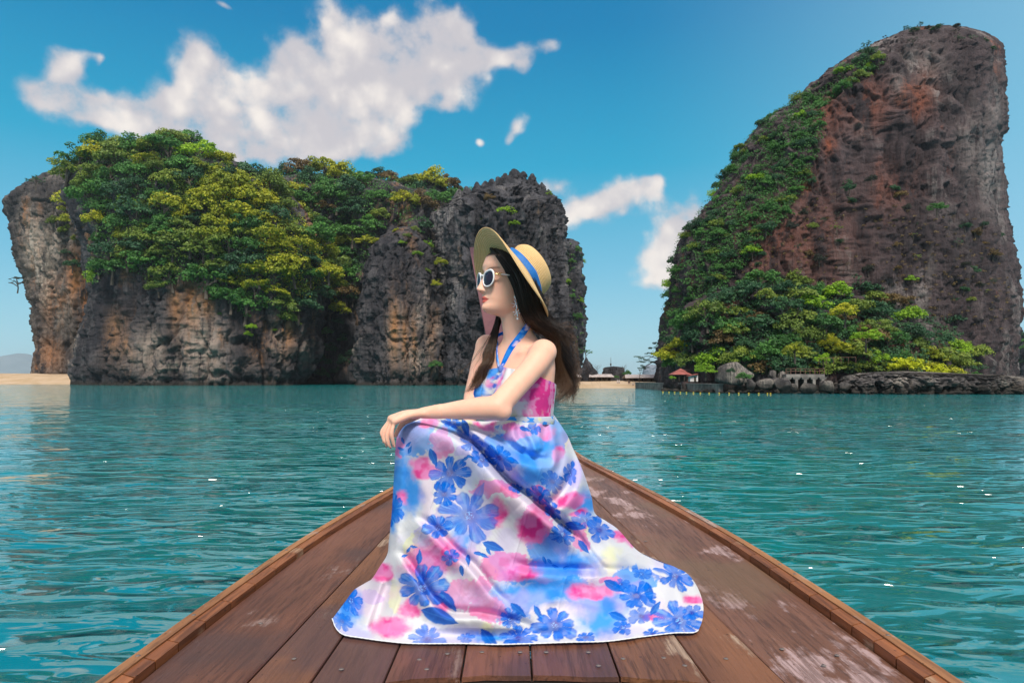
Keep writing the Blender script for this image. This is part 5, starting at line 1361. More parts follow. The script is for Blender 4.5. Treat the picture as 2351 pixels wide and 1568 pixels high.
def print_colour(x, y, seed=0):
    """water colour flower print, in cloth coordinates"""
    x = np.asarray(x, float); y = np.asarray(y, float)
    P3 = lambda s, o=0: np.stack([x * s, y * s, 0 * x + o], -1)
    wx, wy = 10 * fbm(P3(.035, 1 + seed), 4), 10 * fbm(P3(.035, 7 + seed), 4)
    fx_, fy_ = 3 * fbm(P3(.16, 3), 3), 3 * fbm(P3(.16, 9), 3)
    col = np.tile(WHITE, (len(x), 1)) * (1 - .05 * (fbm(P3(.02, 4), 3)[:, None] > 0))
    def lay(mask, c):
        nonlocal col
        m = np.clip(mask, 0, 1)[:, None]
        col = col * (1 - m) + np.asarray(c) * m
    for L, c, amt, edge in ((WASH_Y, CREAM, .85, .9), (WASH_B, SKYB, .97, .85), (WASH_V, VIOL, .5, .6), (WASH_P, PINK, .95, .6)):
        for i, (a, b_, rx, ry) in enumerate(L):
            g_ = 1.45 if c is SKYB else 1.22
            rx, ry = rx * g_, ry * g_
            near = (np.abs(x - a) < rx * 2.2) & (np.abs(y - b_) < ry * 2.2)
            if not near.any(): continue
            u, v = (x[near] + 1.6 * wx[near] - a) / rx, (y[near] + 1.6 * wy[near] - b_) / ry
            r = np.sqrt(u * u + v * v)
            eg = edge if i % 3 else .16
            r = r + .16 * fbm(np.stack([x[near] * .10, y[near] * .10, 0 * u + 3 * i], -1), 3, .6, 15) * (2.2 if i % 3 == 0 else 1)
            m = np.zeros(len(x)); m[near] = sm(r, 1.15, 1.15 - eg) * amt * (1 if i % 3 else .85)
            cc = np.tile(c, (len(x), 1))
            if c is PINK:
                hot = np.zeros(len(x)); hot[near] = sm(fbm(np.stack([x[near] * .045, y[near] * .045, 0 * u + i], -1), 3), -.15, .35) * sm(r, 1.0, .45) * (.95 if rx > 24 else .6)
                cc = cc * (1 - hot[:, None]) + HOT * hot[:, None]
            if c is SKYB:
                dk = np.zeros(len(x)); dk[near] = sm(fbm(np.stack([x[near] * .03, y[near] * .03, 0 * u + i], -1), 3), 0, .5) * .6
                cc = cc * (1 - dk[:, None]) + np.array([.01, .19, .72]) * dk[:, None]
            lay(m, cc)
    veil = fbm(P3(.011, 21), 3); veil2 = fbm(P3(.013, 33), 3)
    lay(sm(veil, .10, .45) * .35, np.array([.42, .58, .90])); lay(sm(veil2, .12, .45) * .30, np.array([.86, .52, .78])); lay(sm(-veil2, .18, .45) * .25, VIOL * 1.15)
    for i, (a, b_, ln, an) in enumerate(LEAVES):
        near = (np.abs(x - a) < ln * 1.3) & (np.abs(y - b_) < ln * 1.3)
        if not near.any(): continue
        u, v = rot2(x[near] + fx_[near] * .4 - a, y[near] + fy_[near] * .4 - b_, an)
        wd = ln * .42 * np.clip(1 - (u / ln * 1.0) ** 2, 0, 1) * (1 - .35 * u / ln)
        m = np.zeros(len(x)); m[near] = sm(np.abs(v) / np.maximum(wd, .01), 1.0, .8) * (np.abs(u) < ln)
        f = np.zeros(len(x)); f[near] = np.exp(-(v / 1.2) ** 2) * .4 + .4 * sm(v, -2, ln * .4)
        lay(m * .95, (VIOL * .9 if i in (3,) else np.array([.0, .11, .55])) * (1 - f[:, None]) + SKYB * f[:, None])
    for i, (a, b_, R, npet, turn, sq, sqt, pale) in enumerate(FLOW):
        R = R * 1.14
        near = (np.abs(x - a) < R * 1.25) & (np.abs(y - b_) < R * 1.25)
        if not near.any(): continue
        u, v = rot2(x[near] + fx_[near] * .5 - a, y[near] + fy_[near] * .5 - b_, sqt)
        v = v / sq
        rr = np.hypot(u, v) / R
        an = np.arctan2(v, u) + turn + sqt
        k = np.round(an / (2 * np.pi / npet))
        da = an - k * 2 * np.pi / npet
        kk = np.mod(k, npet)
        lr = np.random.default_rng(40 + i)
        ln = lr.uniform(.72, 1.08, npet + 1)[kk.astype(int)]
        sh = lr.uniform(-.18, .18, npet + 1)[kk.astype(int)]
        pl = lr.uniform(-.25, .35, npet + 1)[kk.astype(int)]
        w = np.clip(np.abs(da - sh * rr) / (np.pi / npet * 1.05), 0, 1)
        st0 = vnoise(np.stack([u * .09 + i, v * .09, 0 * u], -1), 6)
        tip = ln * (1 + .06 * vnoise(np.stack([an * 1.6 + i, rr * 2, 0 * rr], -1), 12)) * (1 - .34 * w ** 3.2) * (1 + .02 * np.cos(da * npet * 3))
        wid = sm(w, 1.0, .86)
        gapm = np.where(rr < .30, 1, np.where(kk % 3 == 1, .55 + .45 * wid, wid))
        m = sm(rr, tip, tip - .09) * gapm * (.82 + .18 * sm(st0, -.3, .4))
        st = vnoise(np.stack([da * npet * 2.6 + i * 9, rr * 1.3 + kk * 3, 0 * rr + i], -1), 5)
        li = np.clip(.55 * pale + pl * .4 - .05 + .42 * st + .34 * sm(rr, .25, .75) * (np.abs(da) * npet < 1.0) - .14 + .25 * sm(rr, .5, 1) * (pale > .2), 0, 1)
        cc = BLUE * (1 - li[:, None]) + PALEB * li[:, None]
        dk = np.clip(sm(rr, .38, .10) * .8 + .7 * np.exp(-((w - .93) / .10) ** 2) * sm(rr, .2, .5) + .5 * np.exp(-((rr - tip + .06) / .035) ** 2), 0, 1)[:, None]
        cc = cc * (1 - dk) + DEEPB * dk
        hub = sm(rr, .17, .13)[:, None]
        sp = (vnoise(np.stack([u * .55, v * .55, 0 * u + i], -1), 8) > .25)[:, None]
        cc = cc * (1 - hub) + np.where(sp, (PALEB if pale > .15 or i % 3 == 0 else np.array([.05, .12, .55])), np.array([.035, .05, .38])) * hub
        mm = np.zeros(len(x)); mm[near] = m
        full = np.zeros((len(x), 3)); full[near] = cc
        lay(mm * (.95 if i % 4 else .80), full)
    return np.clip(col, 0, 1)

def cloth_mat(name):
    m, t, b = principled(name, (.8, .8, .85), .75, 0, .02)
    t.set(b, 'Base Color', t.n('ShaderNodeAttribute', attribute_name='print').outputs['Color'])
    co = t.n('ShaderNodeTexCoord').outputs['Object']
    t.set(b, 'Normal', t.n('ShaderNodeBump', {'Strength': .18, 'Distance': .0006, 'Height': t.noise(co, 900, 2)}).outputs[0])
    tr = t.n('ShaderNodeBsdfTranslucent', {'Color': t.n('ShaderNodeAttribute', attribute_name='print').outputs['Color']})
    mx = t.n('ShaderNodeMixShader', {0: .12, 1: b.outputs[0], 2: tr.outputs[0]})
    out = [n_ for n_ in t.t.nodes if n_.type == 'OUTPUT_MATERIAL'][0]
    t.t.links.new(mx.outputs[0], out.inputs[0])
    return m
M_cloth = cloth_mat('floral_cloth')

# ---- skirt: a draped sheet from the waist over the knees to the deck, closed behind
NU, NVV = 410, 410
top = resample([(913, 986), (918, 974), (929, 965), (946, 960), (985, 959), (1050, 963), (1110, 967), (1160, 964), (1215, 958), (1268, 947)], NU)
left = resample([(913, 986), (908, 1030), (904, 1100), (899, 1180), (893, 1240), (889, 1272), (872, 1300), (850, 1332), (815, 1352), (790, 1384), (763, 1420)], NVV)
bottom = resample([(763, 1420), (772, 1442), (790, 1457), (830, 1464), (880, 1471), (950, 1477), (1060, 1477), (1140, 1479), (1225, 1477), (1310, 1474), (1390, 1472), (1470, 1462), (1545, 1453), (1590, 1452), (1604, 1446)], NU)
right = resample([(1268, 947), (1284, 970), (1303, 1000), (1316, 1030), (1332, 1065), (1347, 1105), (1358, 1140), (1366, 1178), (1392, 1196), (1420, 1216), (1462, 1262), (1500, 1283), (1540, 1299), (1575, 1314), (1600, 1345), (1614, 1385), (1613, 1420), (1604, 1446)], NVV)
u = np.linspace(0, 1, NU)[None, :, None]; v = np.linspace(0, 1, NVV)[:, None, None]
Q = (1 - v) * top[None] + v * bottom[None] + (1 - u) * left[:, None] + u * right[:, None] - ((1 - u) * (1 - v) * top[0] + u * (1 - v) * top[-1] + (1 - u) * v * bottom[0] + u * v * bottom[-1])
qx, qy = Q[..., 0], Q[..., 1]
def Yd(py): return (CAMZ - ZD - .004) * F / (py - HZ)
CP = [(1268, 947, 2.06), (1215, 958, 2.0), (1160, 964, 1.965), (1110, 967, 1.95), (1040, 963, 1.955), (946, 960, 1.985), (913, 986, 2.02),
      (930, 985, 1.965), (1000, 1005, 1.925), (1100, 1020, 1.90), (1180, 1010, 1.915), (1240, 1010, 1.955), (1300, 1010, 2.06), (1285, 1060, 1.98), (1332, 1065, 2.10),
      (930, 1050, 1.945), (904, 1100, 1.985), (960, 1100, 1.905), (1050, 1120, 1.865), (1150, 1130, 1.86), (1240, 1130, 1.90), (1300, 1140, 2.0), (1360, 1145, 2.13),
      (899, 1180, 1.97), (960, 1210, 1.875), (1060, 1220, 1.835), (1170, 1220, 1.85), (1270, 1220, 1.93), (1340, 1210, 2.06), (1400, 1205, 2.20),
      (889, 1272, 1.955), (950, 1310, 1.85), (1070, 1320, 1.805), (1190, 1320, 1.835), (1310, 1300, 1.95), (1420, 1270, 2.15), (1500, 1283, Yd(1283) - .20),
      (815, 1352, Yd(1352) - .14), (850, 1400, 1.93), (960, 1400, 1.82), (1100, 1400, 1.785), (1240, 1400, 1.80), (1380, 1385, 1.90), (1480, 1350, 2.08), (1560, 1340, 2.16), (1540, 1299, Yd(1299) - .14), (1600, 1345, Yd(1345) - .04), (1614, 1400, Yd(1400) - .02),
      (763, 1420, Yd(1420)), (800, 1459, Yd(1459)), (880, 1471, Yd(1471)), (1000, 1477, Yd(1477)), (1140, 1479, Yd(1479)), (1300, 1474, Yd(1474)), (1470, 1462, Yd(1462)), (1604, 1446, Yd(1446)), (1000, 1445, 1.795), (1200, 1445, 1.79), (1400, 1440, 1.835), (1540, 1420, 1.90)]
CPa = np.array(CP)
def tps(r2): return np.where(r2 > 1e-9, .5 * r2 * np.log(r2 + 1e-12), 0)
cpx = CPa[:, :2] / 100
K = tps(((cpx[:, None] - cpx[None]) ** 2).sum(-1)) + np.eye(len(cpx)) * .02
Pm = np.hstack([np.ones((len(cpx), 1)), cpx])
A = np.block([[K, Pm], [Pm.T, np.zeros((3, 3))]])
sol = np.linalg.solve(A, np.concatenate([CPa[:, 2], np.zeros(3)]))
q2 = np.stack([qx.ravel(), qy.ravel()], 1) / 100
Yb = (tps(((q2[:, None] - cpx[None]) ** 2).sum(-1)) @ sol[:-3] + sol[-3] + q2 @ sol[-2:]).reshape(qx.shape)
def fold(pts, amp, w_up, w_dn, dip=.4):
    """a crease: crest along the line, softer on one side, with a hollow beyond it"""
    global Yb
    p = resample(pts, 260)
    d2 = np.full(qx.size, 1e9); sgn = np.zeros(qx.size); tt = np.zeros(qx.size)
    X_, Y_ = qx.ravel(), qy.ravel()
    tg = np.gradient(p, axis=0); tg /= np.linalg.norm(tg, axis=1)[:, None]
    for i in range(260):
        dx_, dy_ = X_ - p[i, 0], Y_ - p[i, 1]
        d = dx_ * dx_ + dy_ * dy_
        m = d < d2
        d2 = np.where(m, d, d2); sgn = np.where(m, tg[i, 0] * dy_ - tg[i, 1] * dx_, sgn); tt = np.where(m, i / 259, tt)
    s_ = np.sign(sgn) * np.sqrt(d2)
    taper = sm(tt, 0, .14) * sm(tt, 1, .82)
    crest = np.where(s_ < 0, np.exp(-(s_ / w_up) ** 2), np.exp(-(s_ / w_dn) ** 2))
    hollow = np.exp(-((s_ + 2.0 * w_up) / (1.2 * w_up)) ** 2)
    Yb = Yb - (amp * taper * (crest - dip * hollow)).reshape(qx.shape)
fold([(925, 968), (949, 974), (1000, 990), (1036, 1004), (1080, 1036), (1118, 1077), (1156, 1118), (1211, 1159), (1282, 1222), (1330, 1270)], .078, 10, 50, .8)
fold([(1060, 985), (1085, 992), (1132, 1020), (1178, 1053), (1227, 1072), (1275, 1076)], .042, 10, 30, .7)
fold([(1290, 985), (1304, 1009), (1316, 1055), (1308, 1097), (1283, 1138), (1245, 1165)], -.042, 14, 10, .9)
fold([(1200, 1150), (1219, 1168), (1280, 1212), (1320, 1250), (1360, 1300), (1400, 1336)], .038, 8, 26, .7)
fold([(1150, 1300), (1207, 1316), (1290, 1323), (1360, 1325), (1440, 1328), (1535, 1336), (1568, 1380), (1580, 1430)], .038, 9, 24, .7)
fold([(895, 1268), (922, 1289), (953, 1336), (985, 1383), (1032, 1418), (1110, 1422), (1180, 1440), (1240, 1462)], .038, 8, 24, .7)
fold([(940, 1190), (985, 1222), (1032, 1269), (1078, 1308), (1125, 1367), (1170, 1406)], .030, 8, 24, .7)
fold([(1240, 965), (1236, 1000), (1242, 1040)], .020, 7, 12, .4)
fold([(1205, 968), (1212, 990), (1225, 1020), (1232, 1050)], .022, 7, 10, .5)
fold([(1262, 960), (1270, 1000), (1275, 1050), (1262, 1090)], .016, 7, 10, .5)
fold([(1180, 972), (1178, 990), (1186, 1010), (1210, 1030)], .016, 6, 10, .5)
fold([(1340, 1120), (1345, 1160), (1370, 1210), (1420, 1260), (1500, 1310)], .024, 10, 18, .5)
fold([(1300, 1180), (1340, 1196), (1390, 1240), (1450, 1300)], .016, 8, 18, .4)
fold([(880, 1320), (862, 1370), (845, 1420), (838, 1455)], .030, 10, 18, .6)
fold([(925, 1000), (918, 1100), (910, 1220), (900, 1270)], .014, 10, 26, .2)
fold([(1000, 1010), (985, 1120), (975, 1240)], .008, 16, 30, .3)
fold([(1440, 1420), (1380, 1390), (1300, 1375), (1230, 1385)], .010, 12, 20, .3)
Pq = np.stack([qx * .012 + qy * .004, qy * .009 - qx * .006, 0 * qx], -1)
Yb = Yb + .012 * fbm(Pq, 3, .5, 71)
Yb = Yb - .0022 * fbm(np.stack([qx * .045 + qy * .03, qy * .02 - qx * .012, 0 * qx], -1), 3, .55, 74, True) * sm(fbm(np.stack([qx * .008, qy * .008, 0 * qx], -1), 2, .5, 75), -.1, .4)
for c_, w_x in ((975, .35), (1090, .2), (1205, .3), (1330, .25)):
    Yb = Yb - .0022 * np.exp(-((qx + w_x * (qy - 1200) - c_) / 2.2) ** 2) * sm(qy, 1010, 1080)
Yb = Yb - .0011 * fbm(np.stack([qx * .028 - qy * .022, qy * .008 + qx * .010, 0 * qx], -1), 3, .6, 72, True)
rip = sm(v[..., 0], .80, 1.0)
Yb = Yb - rip * .010 * np.sin(qx * .035 + 1.2 * np.sin(qx * .011))
# the sheet turns away at its outline (but not at the hem)
dist_px = np.minimum(np.minimum(np.hypot(qx - left[:, 0:1], qy - left[:, 1:2]), np.hypot(qx - right[:, 0:1], qy - right[:, 1:2])), np.hypot(qx - top[None, :, 0], qy - top[None, :, 1]))
Rn = 26.0
e_ = np.clip(1 - dist_px / Rn, 0, 1)
lower = 1 - .7 * sm(qy, 1300, 1430)
Yb = Yb + .045 * (1 - np.sqrt(np.clip(1 - e_ ** 2, 0, 1))) * lower
floor_ = Yd(np.maximum(qy, HZ + 40))
Yb = np.where(qy > 1150, np.minimum(Yb, floor_ - .0015), Yb)
hem_pull = sm(v[..., 0], .93, 1.0)
Yb = Yb * (1 - hem_pull) + (floor_ - .004 - .006 * np.clip(np.sin(qx * .045) + .4 * np.sin(qx * .013), 0, 1)) * hem_pull
SV = W(qx, qy, Yb) if False else np.stack([(qx - CX) / F * Yb, Yb, CAMZ + (HZ - qy) / F * Yb], -1)
col = print_colour(qx.ravel(), qy.ravel())
# back of the sheet, falling behind the hips and legs
inner = np.clip(np.minimum(np.minimum(u[..., 0], 1 - u[..., 0]) * 5, v[..., 0] * 5), 0, 1)
Bk = SV[::5, ::5].copy(); inn = np.broadcast_to(inner, qx.shape)[::5, ::5]
Bk[..., 1] += .34 * np.sqrt(inn) * (1 - .2 * v[::5, :, 0]); Bk[..., 2] = np.maximum(Bk[..., 2] - .01 * inn, ZD + .005)
nb_r, nb_c = Bk.shape[:2]
V = np.vstack([SV.reshape(-1, 3), Bk.reshape(-1, 3)])
fs = np.vstack([grid_faces(NVV, NU)[:, ::-1], grid_faces(nb_r, nb_c) + NVV * NU])
dress = mk('dress_skirt', V, fs, M_cloth, person, True, {'print': np.vstack([col, col.reshape(NVV, NU, 3)[::5, ::5].reshape(-1, 3)])})
M_hem = principled('hem_thread', (.74, .78, .84), .8)[0]
hp = SV[-1].copy()
MB().tube(hp[::2] + [0, -.001, .001], .0016 + .0004 * np.sin(np.arange(len(hp[::2])) * 2.2), 8).obj('hem', M_hem, dress, True)

# ---- bodice, waistband and halter straps
nth, nzb = 220, 70
tb = np.linspace(0, 2 * np.pi, nth, endpoint=False)
ztop = np.interp(tb / np.pi, [0, .06, .18, .36, .46, .54, .75, .92, 1.02, 1.2, 1.8, 1.93, 2.0], [-.006, .000, .020, .030, .036, .030, .024, .008, -.006, -.02, -.02, -.012, -.006])
zlow = np.full(nth, -.128)
w_ = np.linspace(0, 1, nzb)[:, None]
zz = zlow[None] * (1 - w_) + ztop[None] * w_
T_ = np.repeat(tb[None], nzb, 0)
kx = np.angle(np.exp(1j * (T_ - np.pi * .46)))
gath = .0030 * np.sin(34 * kx / (1 + 2.2 * (1 - w_)) + 1.5) * np.exp(-(kx / .75) ** 2) * sm(w_, .15, .9) + .002 * fbm(np.stack([T_ * 3, zz * 22, 0 * T_], -1), 3, .6, 5)
notch = -.022 * np.exp(-(kx / .10) ** 2) * sm(w_, .05, .6) * 0.18
tuck = .0016 * np.sin(T_ * 26) * sm(w_, .35, 0)
BD = np.stack([torso_pt(zz[k], tb, .0065) for k in range(nzb)])
nrmB = BD - (TC + zz[..., None] * UP)
nrmB[..., 2] = 0
nrmB /= np.linalg.norm(nrmB, axis=-1)[..., None]
BD = BD + nrmB * (gath + notch + tuck)[..., None]
bx, by = proj(BD.reshape(-1, 3))
def bodice_colour(a, zv):
    lx, ly = 1180 + a * 118, 960 - zv * 900
    colr = np.tile(WHITE, (len(lx), 1)).copy()
    n1 = fbm(np.stack([lx * .03, ly * .03, 0 * lx], -1), 4); n2 = fbm(np.stack([lx * .035, ly * .03, 0 * lx + 5], -1), 4); n3 = fbm(np.stack([lx * .09, ly * .09, 0 * lx + 9], -1), 3)
    def lay(m, c):
        nonlocal colr
        m = np.clip(m, 0, 1)[:, None]; colr = colr * (1 - m) + np.asarray(c) * m
    fa = np.angle(np.exp(1j * (a - np.pi * .46)))            # from the knot: negative towards her left side
    lay(sm(n1 + 1.1 * np.exp(-((fa - .55) / .55) ** 2), .35, .8) * .95, SKYB)
    lay(sm(n3 + n1 + 1.0 * np.exp(-((fa - .9) / .5) ** 2), .75, 1.0) * .9, BLUE)
    lay(sm(n2 + 1.0 * np.exp(-((fa + 1.25) / .55) ** 2), .25, .65) * .9, PINK)
    lay(sm(n3 + n2 + .9 * np.exp(-((fa + 1.3) / .45) ** 2), .55, .9) * .9, HOT)
    lay(sm(n1 + .9 * np.exp(-((fa + .45) / .22) ** 2), .4, .8) * .5, CREAM)
    lay(np.exp(-((fa - .02) / .16) ** 2) * sm(n3 + .3 * np.cos(ly * .25), -.35, .1) * .9, BLUE)
    lay(np.exp(-((fa + .12) / .05) ** 2) * .6, PINK)
    lay(sm(zv, -.02, -.005) * sm(n2, -.1, .3) * (fa < -1.3) * .9, BLUE)
    return colr
bodice = mk('dress_bodice', BD.reshape(-1, 3), grid_faces(nzb, nth, True), M_cloth, person, True, {'print': bodice_colour(T_.ravel(), zz.ravel())})
# waistband
nzw = 14
w_ = np.linspace(0, 1, nzw)[:, None]
zw = -.134 + .024 * w_ + 0 * tb[None]
wb = np.stack([torso_pt(zw[k], tb, .0105 + .003 * math.sin(math.pi * k / (nzw - 1)) + .0006 * math.sin(k * 2.4)) for k in range(nzw)])
n3 = fbm(np.stack([np.repeat(tb[None], nzw, 0) * 4, zw * 60, 0 * zw], -1), 3)
cw = np.where((n3 > .22)[..., None], SKYB, np.where((n3 < -.45)[..., None], CREAM, np.array([.60, .66, .76])))
mk('waistband', wb.reshape(-1, 3), grid_faces(nzw, nth, True), M_cloth, person, True, {'print': cw.reshape(-1, 3)})

def ribbon(name, pts, width, thick, mat, parent, colf=None, twist=None):
    """a flat band with real thickness, its face turned outwards along given normals"""
    p = resample([a for a, _ in pts], 40); nn = resample([b_ for _, b_ in pts], 40)
    nn /= np.linalg.norm(nn, axis=1)[:, None]
    t_ = np.gradient(p, axis=0); t_ /= np.linalg.norm(t_, axis=1)[:, None]
    s_ = np.cross(t_, nn); s_ /= np.linalg.norm(s_, axis=1)[:, None]
    wv_ = np.broadcast_to(width, (40,))[:, None] if not np.isscalar(width) else width
    prof = [(-1, 0), (-.6, 1), (0, 1.15), (.6, 1), (1, 0), (.6, -.6), (-.6, -.6)]
    V = np.stack([p + s_ * wv_ * a + nn * thick * b_ for a, b_ in prof], 1)
    attrs = None
    if colf is not None: attrs = {'print': colf(np.repeat(np.linspace(0, 1, 40), len(prof)), np.tile([a for a, _ in prof], 40))}
    return mk(name, V.reshape(-1, 3), grid_faces(40, len(prof), True), mat, parent, True, attrs)
def strap_col(sd):
    def f(s_, w__):
        n_ = fbm(np.stack([s_ * 7 + sd, w__ * .8, 0 * s_], -1), 4)[:, None]
        m_ = vnoise(np.stack([s_ * 9 + sd * 3, w__ * .6, 0 * s_ + 4], -1))[:, None]
        c_ = np.where(n_ > -.08, BLUE * 1.1, np.where(m_ > .1, PALEB, np.array([.66, .60, .86])))
        return c_ * (1 - .55 * (n_ > .2)) + SKYB * .55 * (n_ > .2)
    return f
def strap(pxs, width, sd, tail):
    pts = []
    for (px, py) in pxs:
        h = on_body(px, py, .0055)
        if h is None: continue
        d = np.array([0, 0, CAMZ]) - h
        out = h - (TC + UP * (h[2] - CAMZ)); out[2] = 0
        out = out / (np.linalg.norm(out) + 1e-9) + .5 * d / np.linalg.norm(d)
        pts.append((h, out / np.linalg.norm(out)))
    pts += tail(pts[-1])
    ribbon('halter_strap', pts, width, .0022, M_cloth, person, strap_col(sd))
knot = torso_pt(np.array([.030]), np.array([np.pi * .46]), .012)[0]
NC = TC + UP * .10
strap([(1152, 842), (1160, 826), (1170, 808), (1182, 790), (1196, 771), (1208, 754)], np.interp(np.linspace(0, 1, 40), [0, .25, 1], [.006, .0115, .0125]), 1.0,
      lambda e: [(e[0] + np.array([.016, .022, .020]), e[1] + np.array([.3, .3, 0])), (NC + np.array([.045, .055, .045]), np.array([.7, .7, .2]))])
strap([(1145, 842), (1142, 824), (1141, 806), (1143, 788), (1147, 770)], np.interp(np.linspace(0, 1, 40), [0, .25, 1], [.005, .0085, .0085]), 3.0,
      lambda e: [(e[0] + np.array([-.004, .045, .028]), e[1] + np.array([-.5, .2, 0])), (NC + np.array([-.01, .07, .05]), np.array([-.2, 1, .2]))])
MB().ball(knot - FT * .005, (.0070, .0070, .013), 14, 10).obj('strap_knot', principled('knot_cloth', (.10, .20, .58), .8)[0], bodice, True)

# ---- straw hat
HA = np.array([.755, .36, .55]); HA /= np.linalg.norm(HA)
HC = W(1185, 641, 2.07)                 # centre of the crown where it meets the brim
hfw = np.cross(np.cross(HA, -hf), HA) * -1; hfw /= np.linalg.norm(hfw)   # towards the front of the brim
hsd = np.cross(HA, hfw)
nph = 144
ph = np.linspace(0, 2 * np.pi, nph, endpoint=False)
def hat_rev(prof, name, mat, parent, warp=None):
    pr = np.asarray(prof, float)
    r, z = pr[:, 0][:, None], pr[:, 1][:, None]
    zz_ = z + 0 * ph[None]
    rr_ = r + 0 * ph[None]
    if warp is not None: rr_, zz_ = warp(rr_, zz_)
    P = HC + rr_[..., None] * (np.cos(ph)[None, :, None] * hfw + np.sin(ph)[None, :, None] * hsd) + zz_[..., None] * HA
    s_ = np.concatenate([[0], np.cumsum(np.hypot(np.diff(pr[:, 0]), np.diff(pr[:, 1])))])
    at_ = {'along': np.repeat(s_, nph), 'round': np.tile(ph, len(pr))}
    return mk(name, P.reshape(-1, 3), grid_faces(len(pr), nph, True), mat, parent, True, at_)
def straw(name, c1, c2, c3):
    m, t, b = principled(name, c1, .55, 0, .35)
    al = t.n('ShaderNodeAttribute', attribute_name='along').outputs['Fac']; ro = t.n('ShaderNodeAttribute', attribute_name='round').outputs['Fac']
    row = t.math('FRACT', t.math('MULTIPLY', al, 1 / .0056))
    rid = t.math('FLOOR', t.math('MULTIPLY', al, 1 / .0056))
    cv = t.n('ShaderNodeCombineXYZ', {0: t.math('MULTIPLY', ro, 42.0), 1: t.math('MULTIPLY', rid, 3.7), 2: 0.0}).outputs[0]
    n_ = t.noise(cv, 1.6, 3, .6)
    zig = t.math('PINGPONG', t.math('ADD', t.math('MULTIPLY', ro, 22.0), t.math('MULTIPLY', rid, .5)), 0.5)
    weave = t.math('GREATER_THAN', t.math('FRACT', t.math('ADD', t.math('MULTIPLY', ro, 26.0), t.math('MULTIPLY', t.math('ABSOLUTE', t.math('SUBTRACT', row, .5)), 2.2))), .55)
    c = t.mix(t.sstep(n_, .32, .68), c1, c2)
    c = t.mix(t.math('MULTIPLY', weave, .30), c, c3)
    groove = t.math('MULTIPLY', t.sstep(t.math('ABSOLUTE', t.math('SUBTRACT', row, .5)), .34, .5), .85)
    c = t.mix(groove, c, tuple(x_ * .42 for x_ in c3))
    t.set(b, 'Base Color', c)
    t.set(b, 'Normal', t.n('ShaderNodeBump', {'Strength': .5, 'Distance': .0015, 'Height': t.math('ADD', t.math('MULTIPLY', weave, .5), t.math('MULTIPLY', groove, -1.0))}).outputs[0])
    return m
M_straw = straw('straw_braid', (.78, .49, .20), (.88, .63, .34), (.52, .28, .085))
hat = bpy.data.objects.new('sun_hat', None); COL.objects.link(hat); hat.parent = person; hat.location = tuple(HC - po)
bpy.context.view_layer.update()
def ridged(pts, n):
    p = resample(pts, n); t_ = np.gradient(p, axis=0); t_ /= np.linalg.norm(t_, axis=1)[:, None] + 1e-9
    s_ = np.concatenate([[0], np.cumsum(np.linalg.norm(np.diff(p, axis=0), axis=1))])
    return p + np.stack([-t_[:, 1], t_[:, 0]], 1) * (.0011 * np.abs(np.sin(np.pi * s_ / .0056)))[:, None]
def brimwarp(r, z):
    f = np.clip((r - .083) / .085, 0, 1.1)
    up_ = .000 * np.cos(ph)[None] * f ** 1.6 - .010 * f ** 1.5 + .010 * np.cos(2 * ph + .6)[None] * f ** 2 + .003 * np.sin(3 * ph)[None] * f
    side = hsd[1] * np.sin(ph) + hfw[1] * np.cos(ph)           # the sides of the brim droop
    up_ = up_ - .030 * (np.abs(side) ** 2.2)[None] * f ** 1.2
    return r * (1 + .075 * np.cos(ph)[None] * f), z + up_
outer = [(.084, .004), (.100, .001), (.125, -.003), (.150, -.006), (.1665, -.008)]
pb_ = ridged(outer, 110)
under = [(x_ - 0, z_ - .0032) for x_, z_ in pb_[::-1]]
hat_rev(list(pb_) + [(.1685, -.0098)] + under, 'brim', M_straw, hat, brimwarp)
crn = ridged([(.0845, .002), (.0835, .03), (.080, .058), (.075, .074), (.066, .082), (.045, .085), (.02, .086), (.0015, .0865)], 120)
hat_rev(list(crn), 'crown', M_straw, hat, lambda r, z: (r * (1 + .045 * np.cos(2 * ph))[None], z - .008 * np.exp(-(r / .03) ** 2)))
M_rib = noisy('blue_ribbon', (.010, .13, .46), (.014, .165, .53), 25, .45, .2, 300)
rib = [(.0868, .003), (.0885, .006), (.0880, .012), (.0892, .017), (.0878, .022), (.0880, .026), (.0855, .028)]
hat_rev(rib, 'ribbon', M_rib, hat, lambda r, z: (r * (1 + .045 * np.cos(2 * ph))[None] + .0008 * np.sin(9 * ph)[None], z + .0015 * np.sin(5 * ph)[None]))

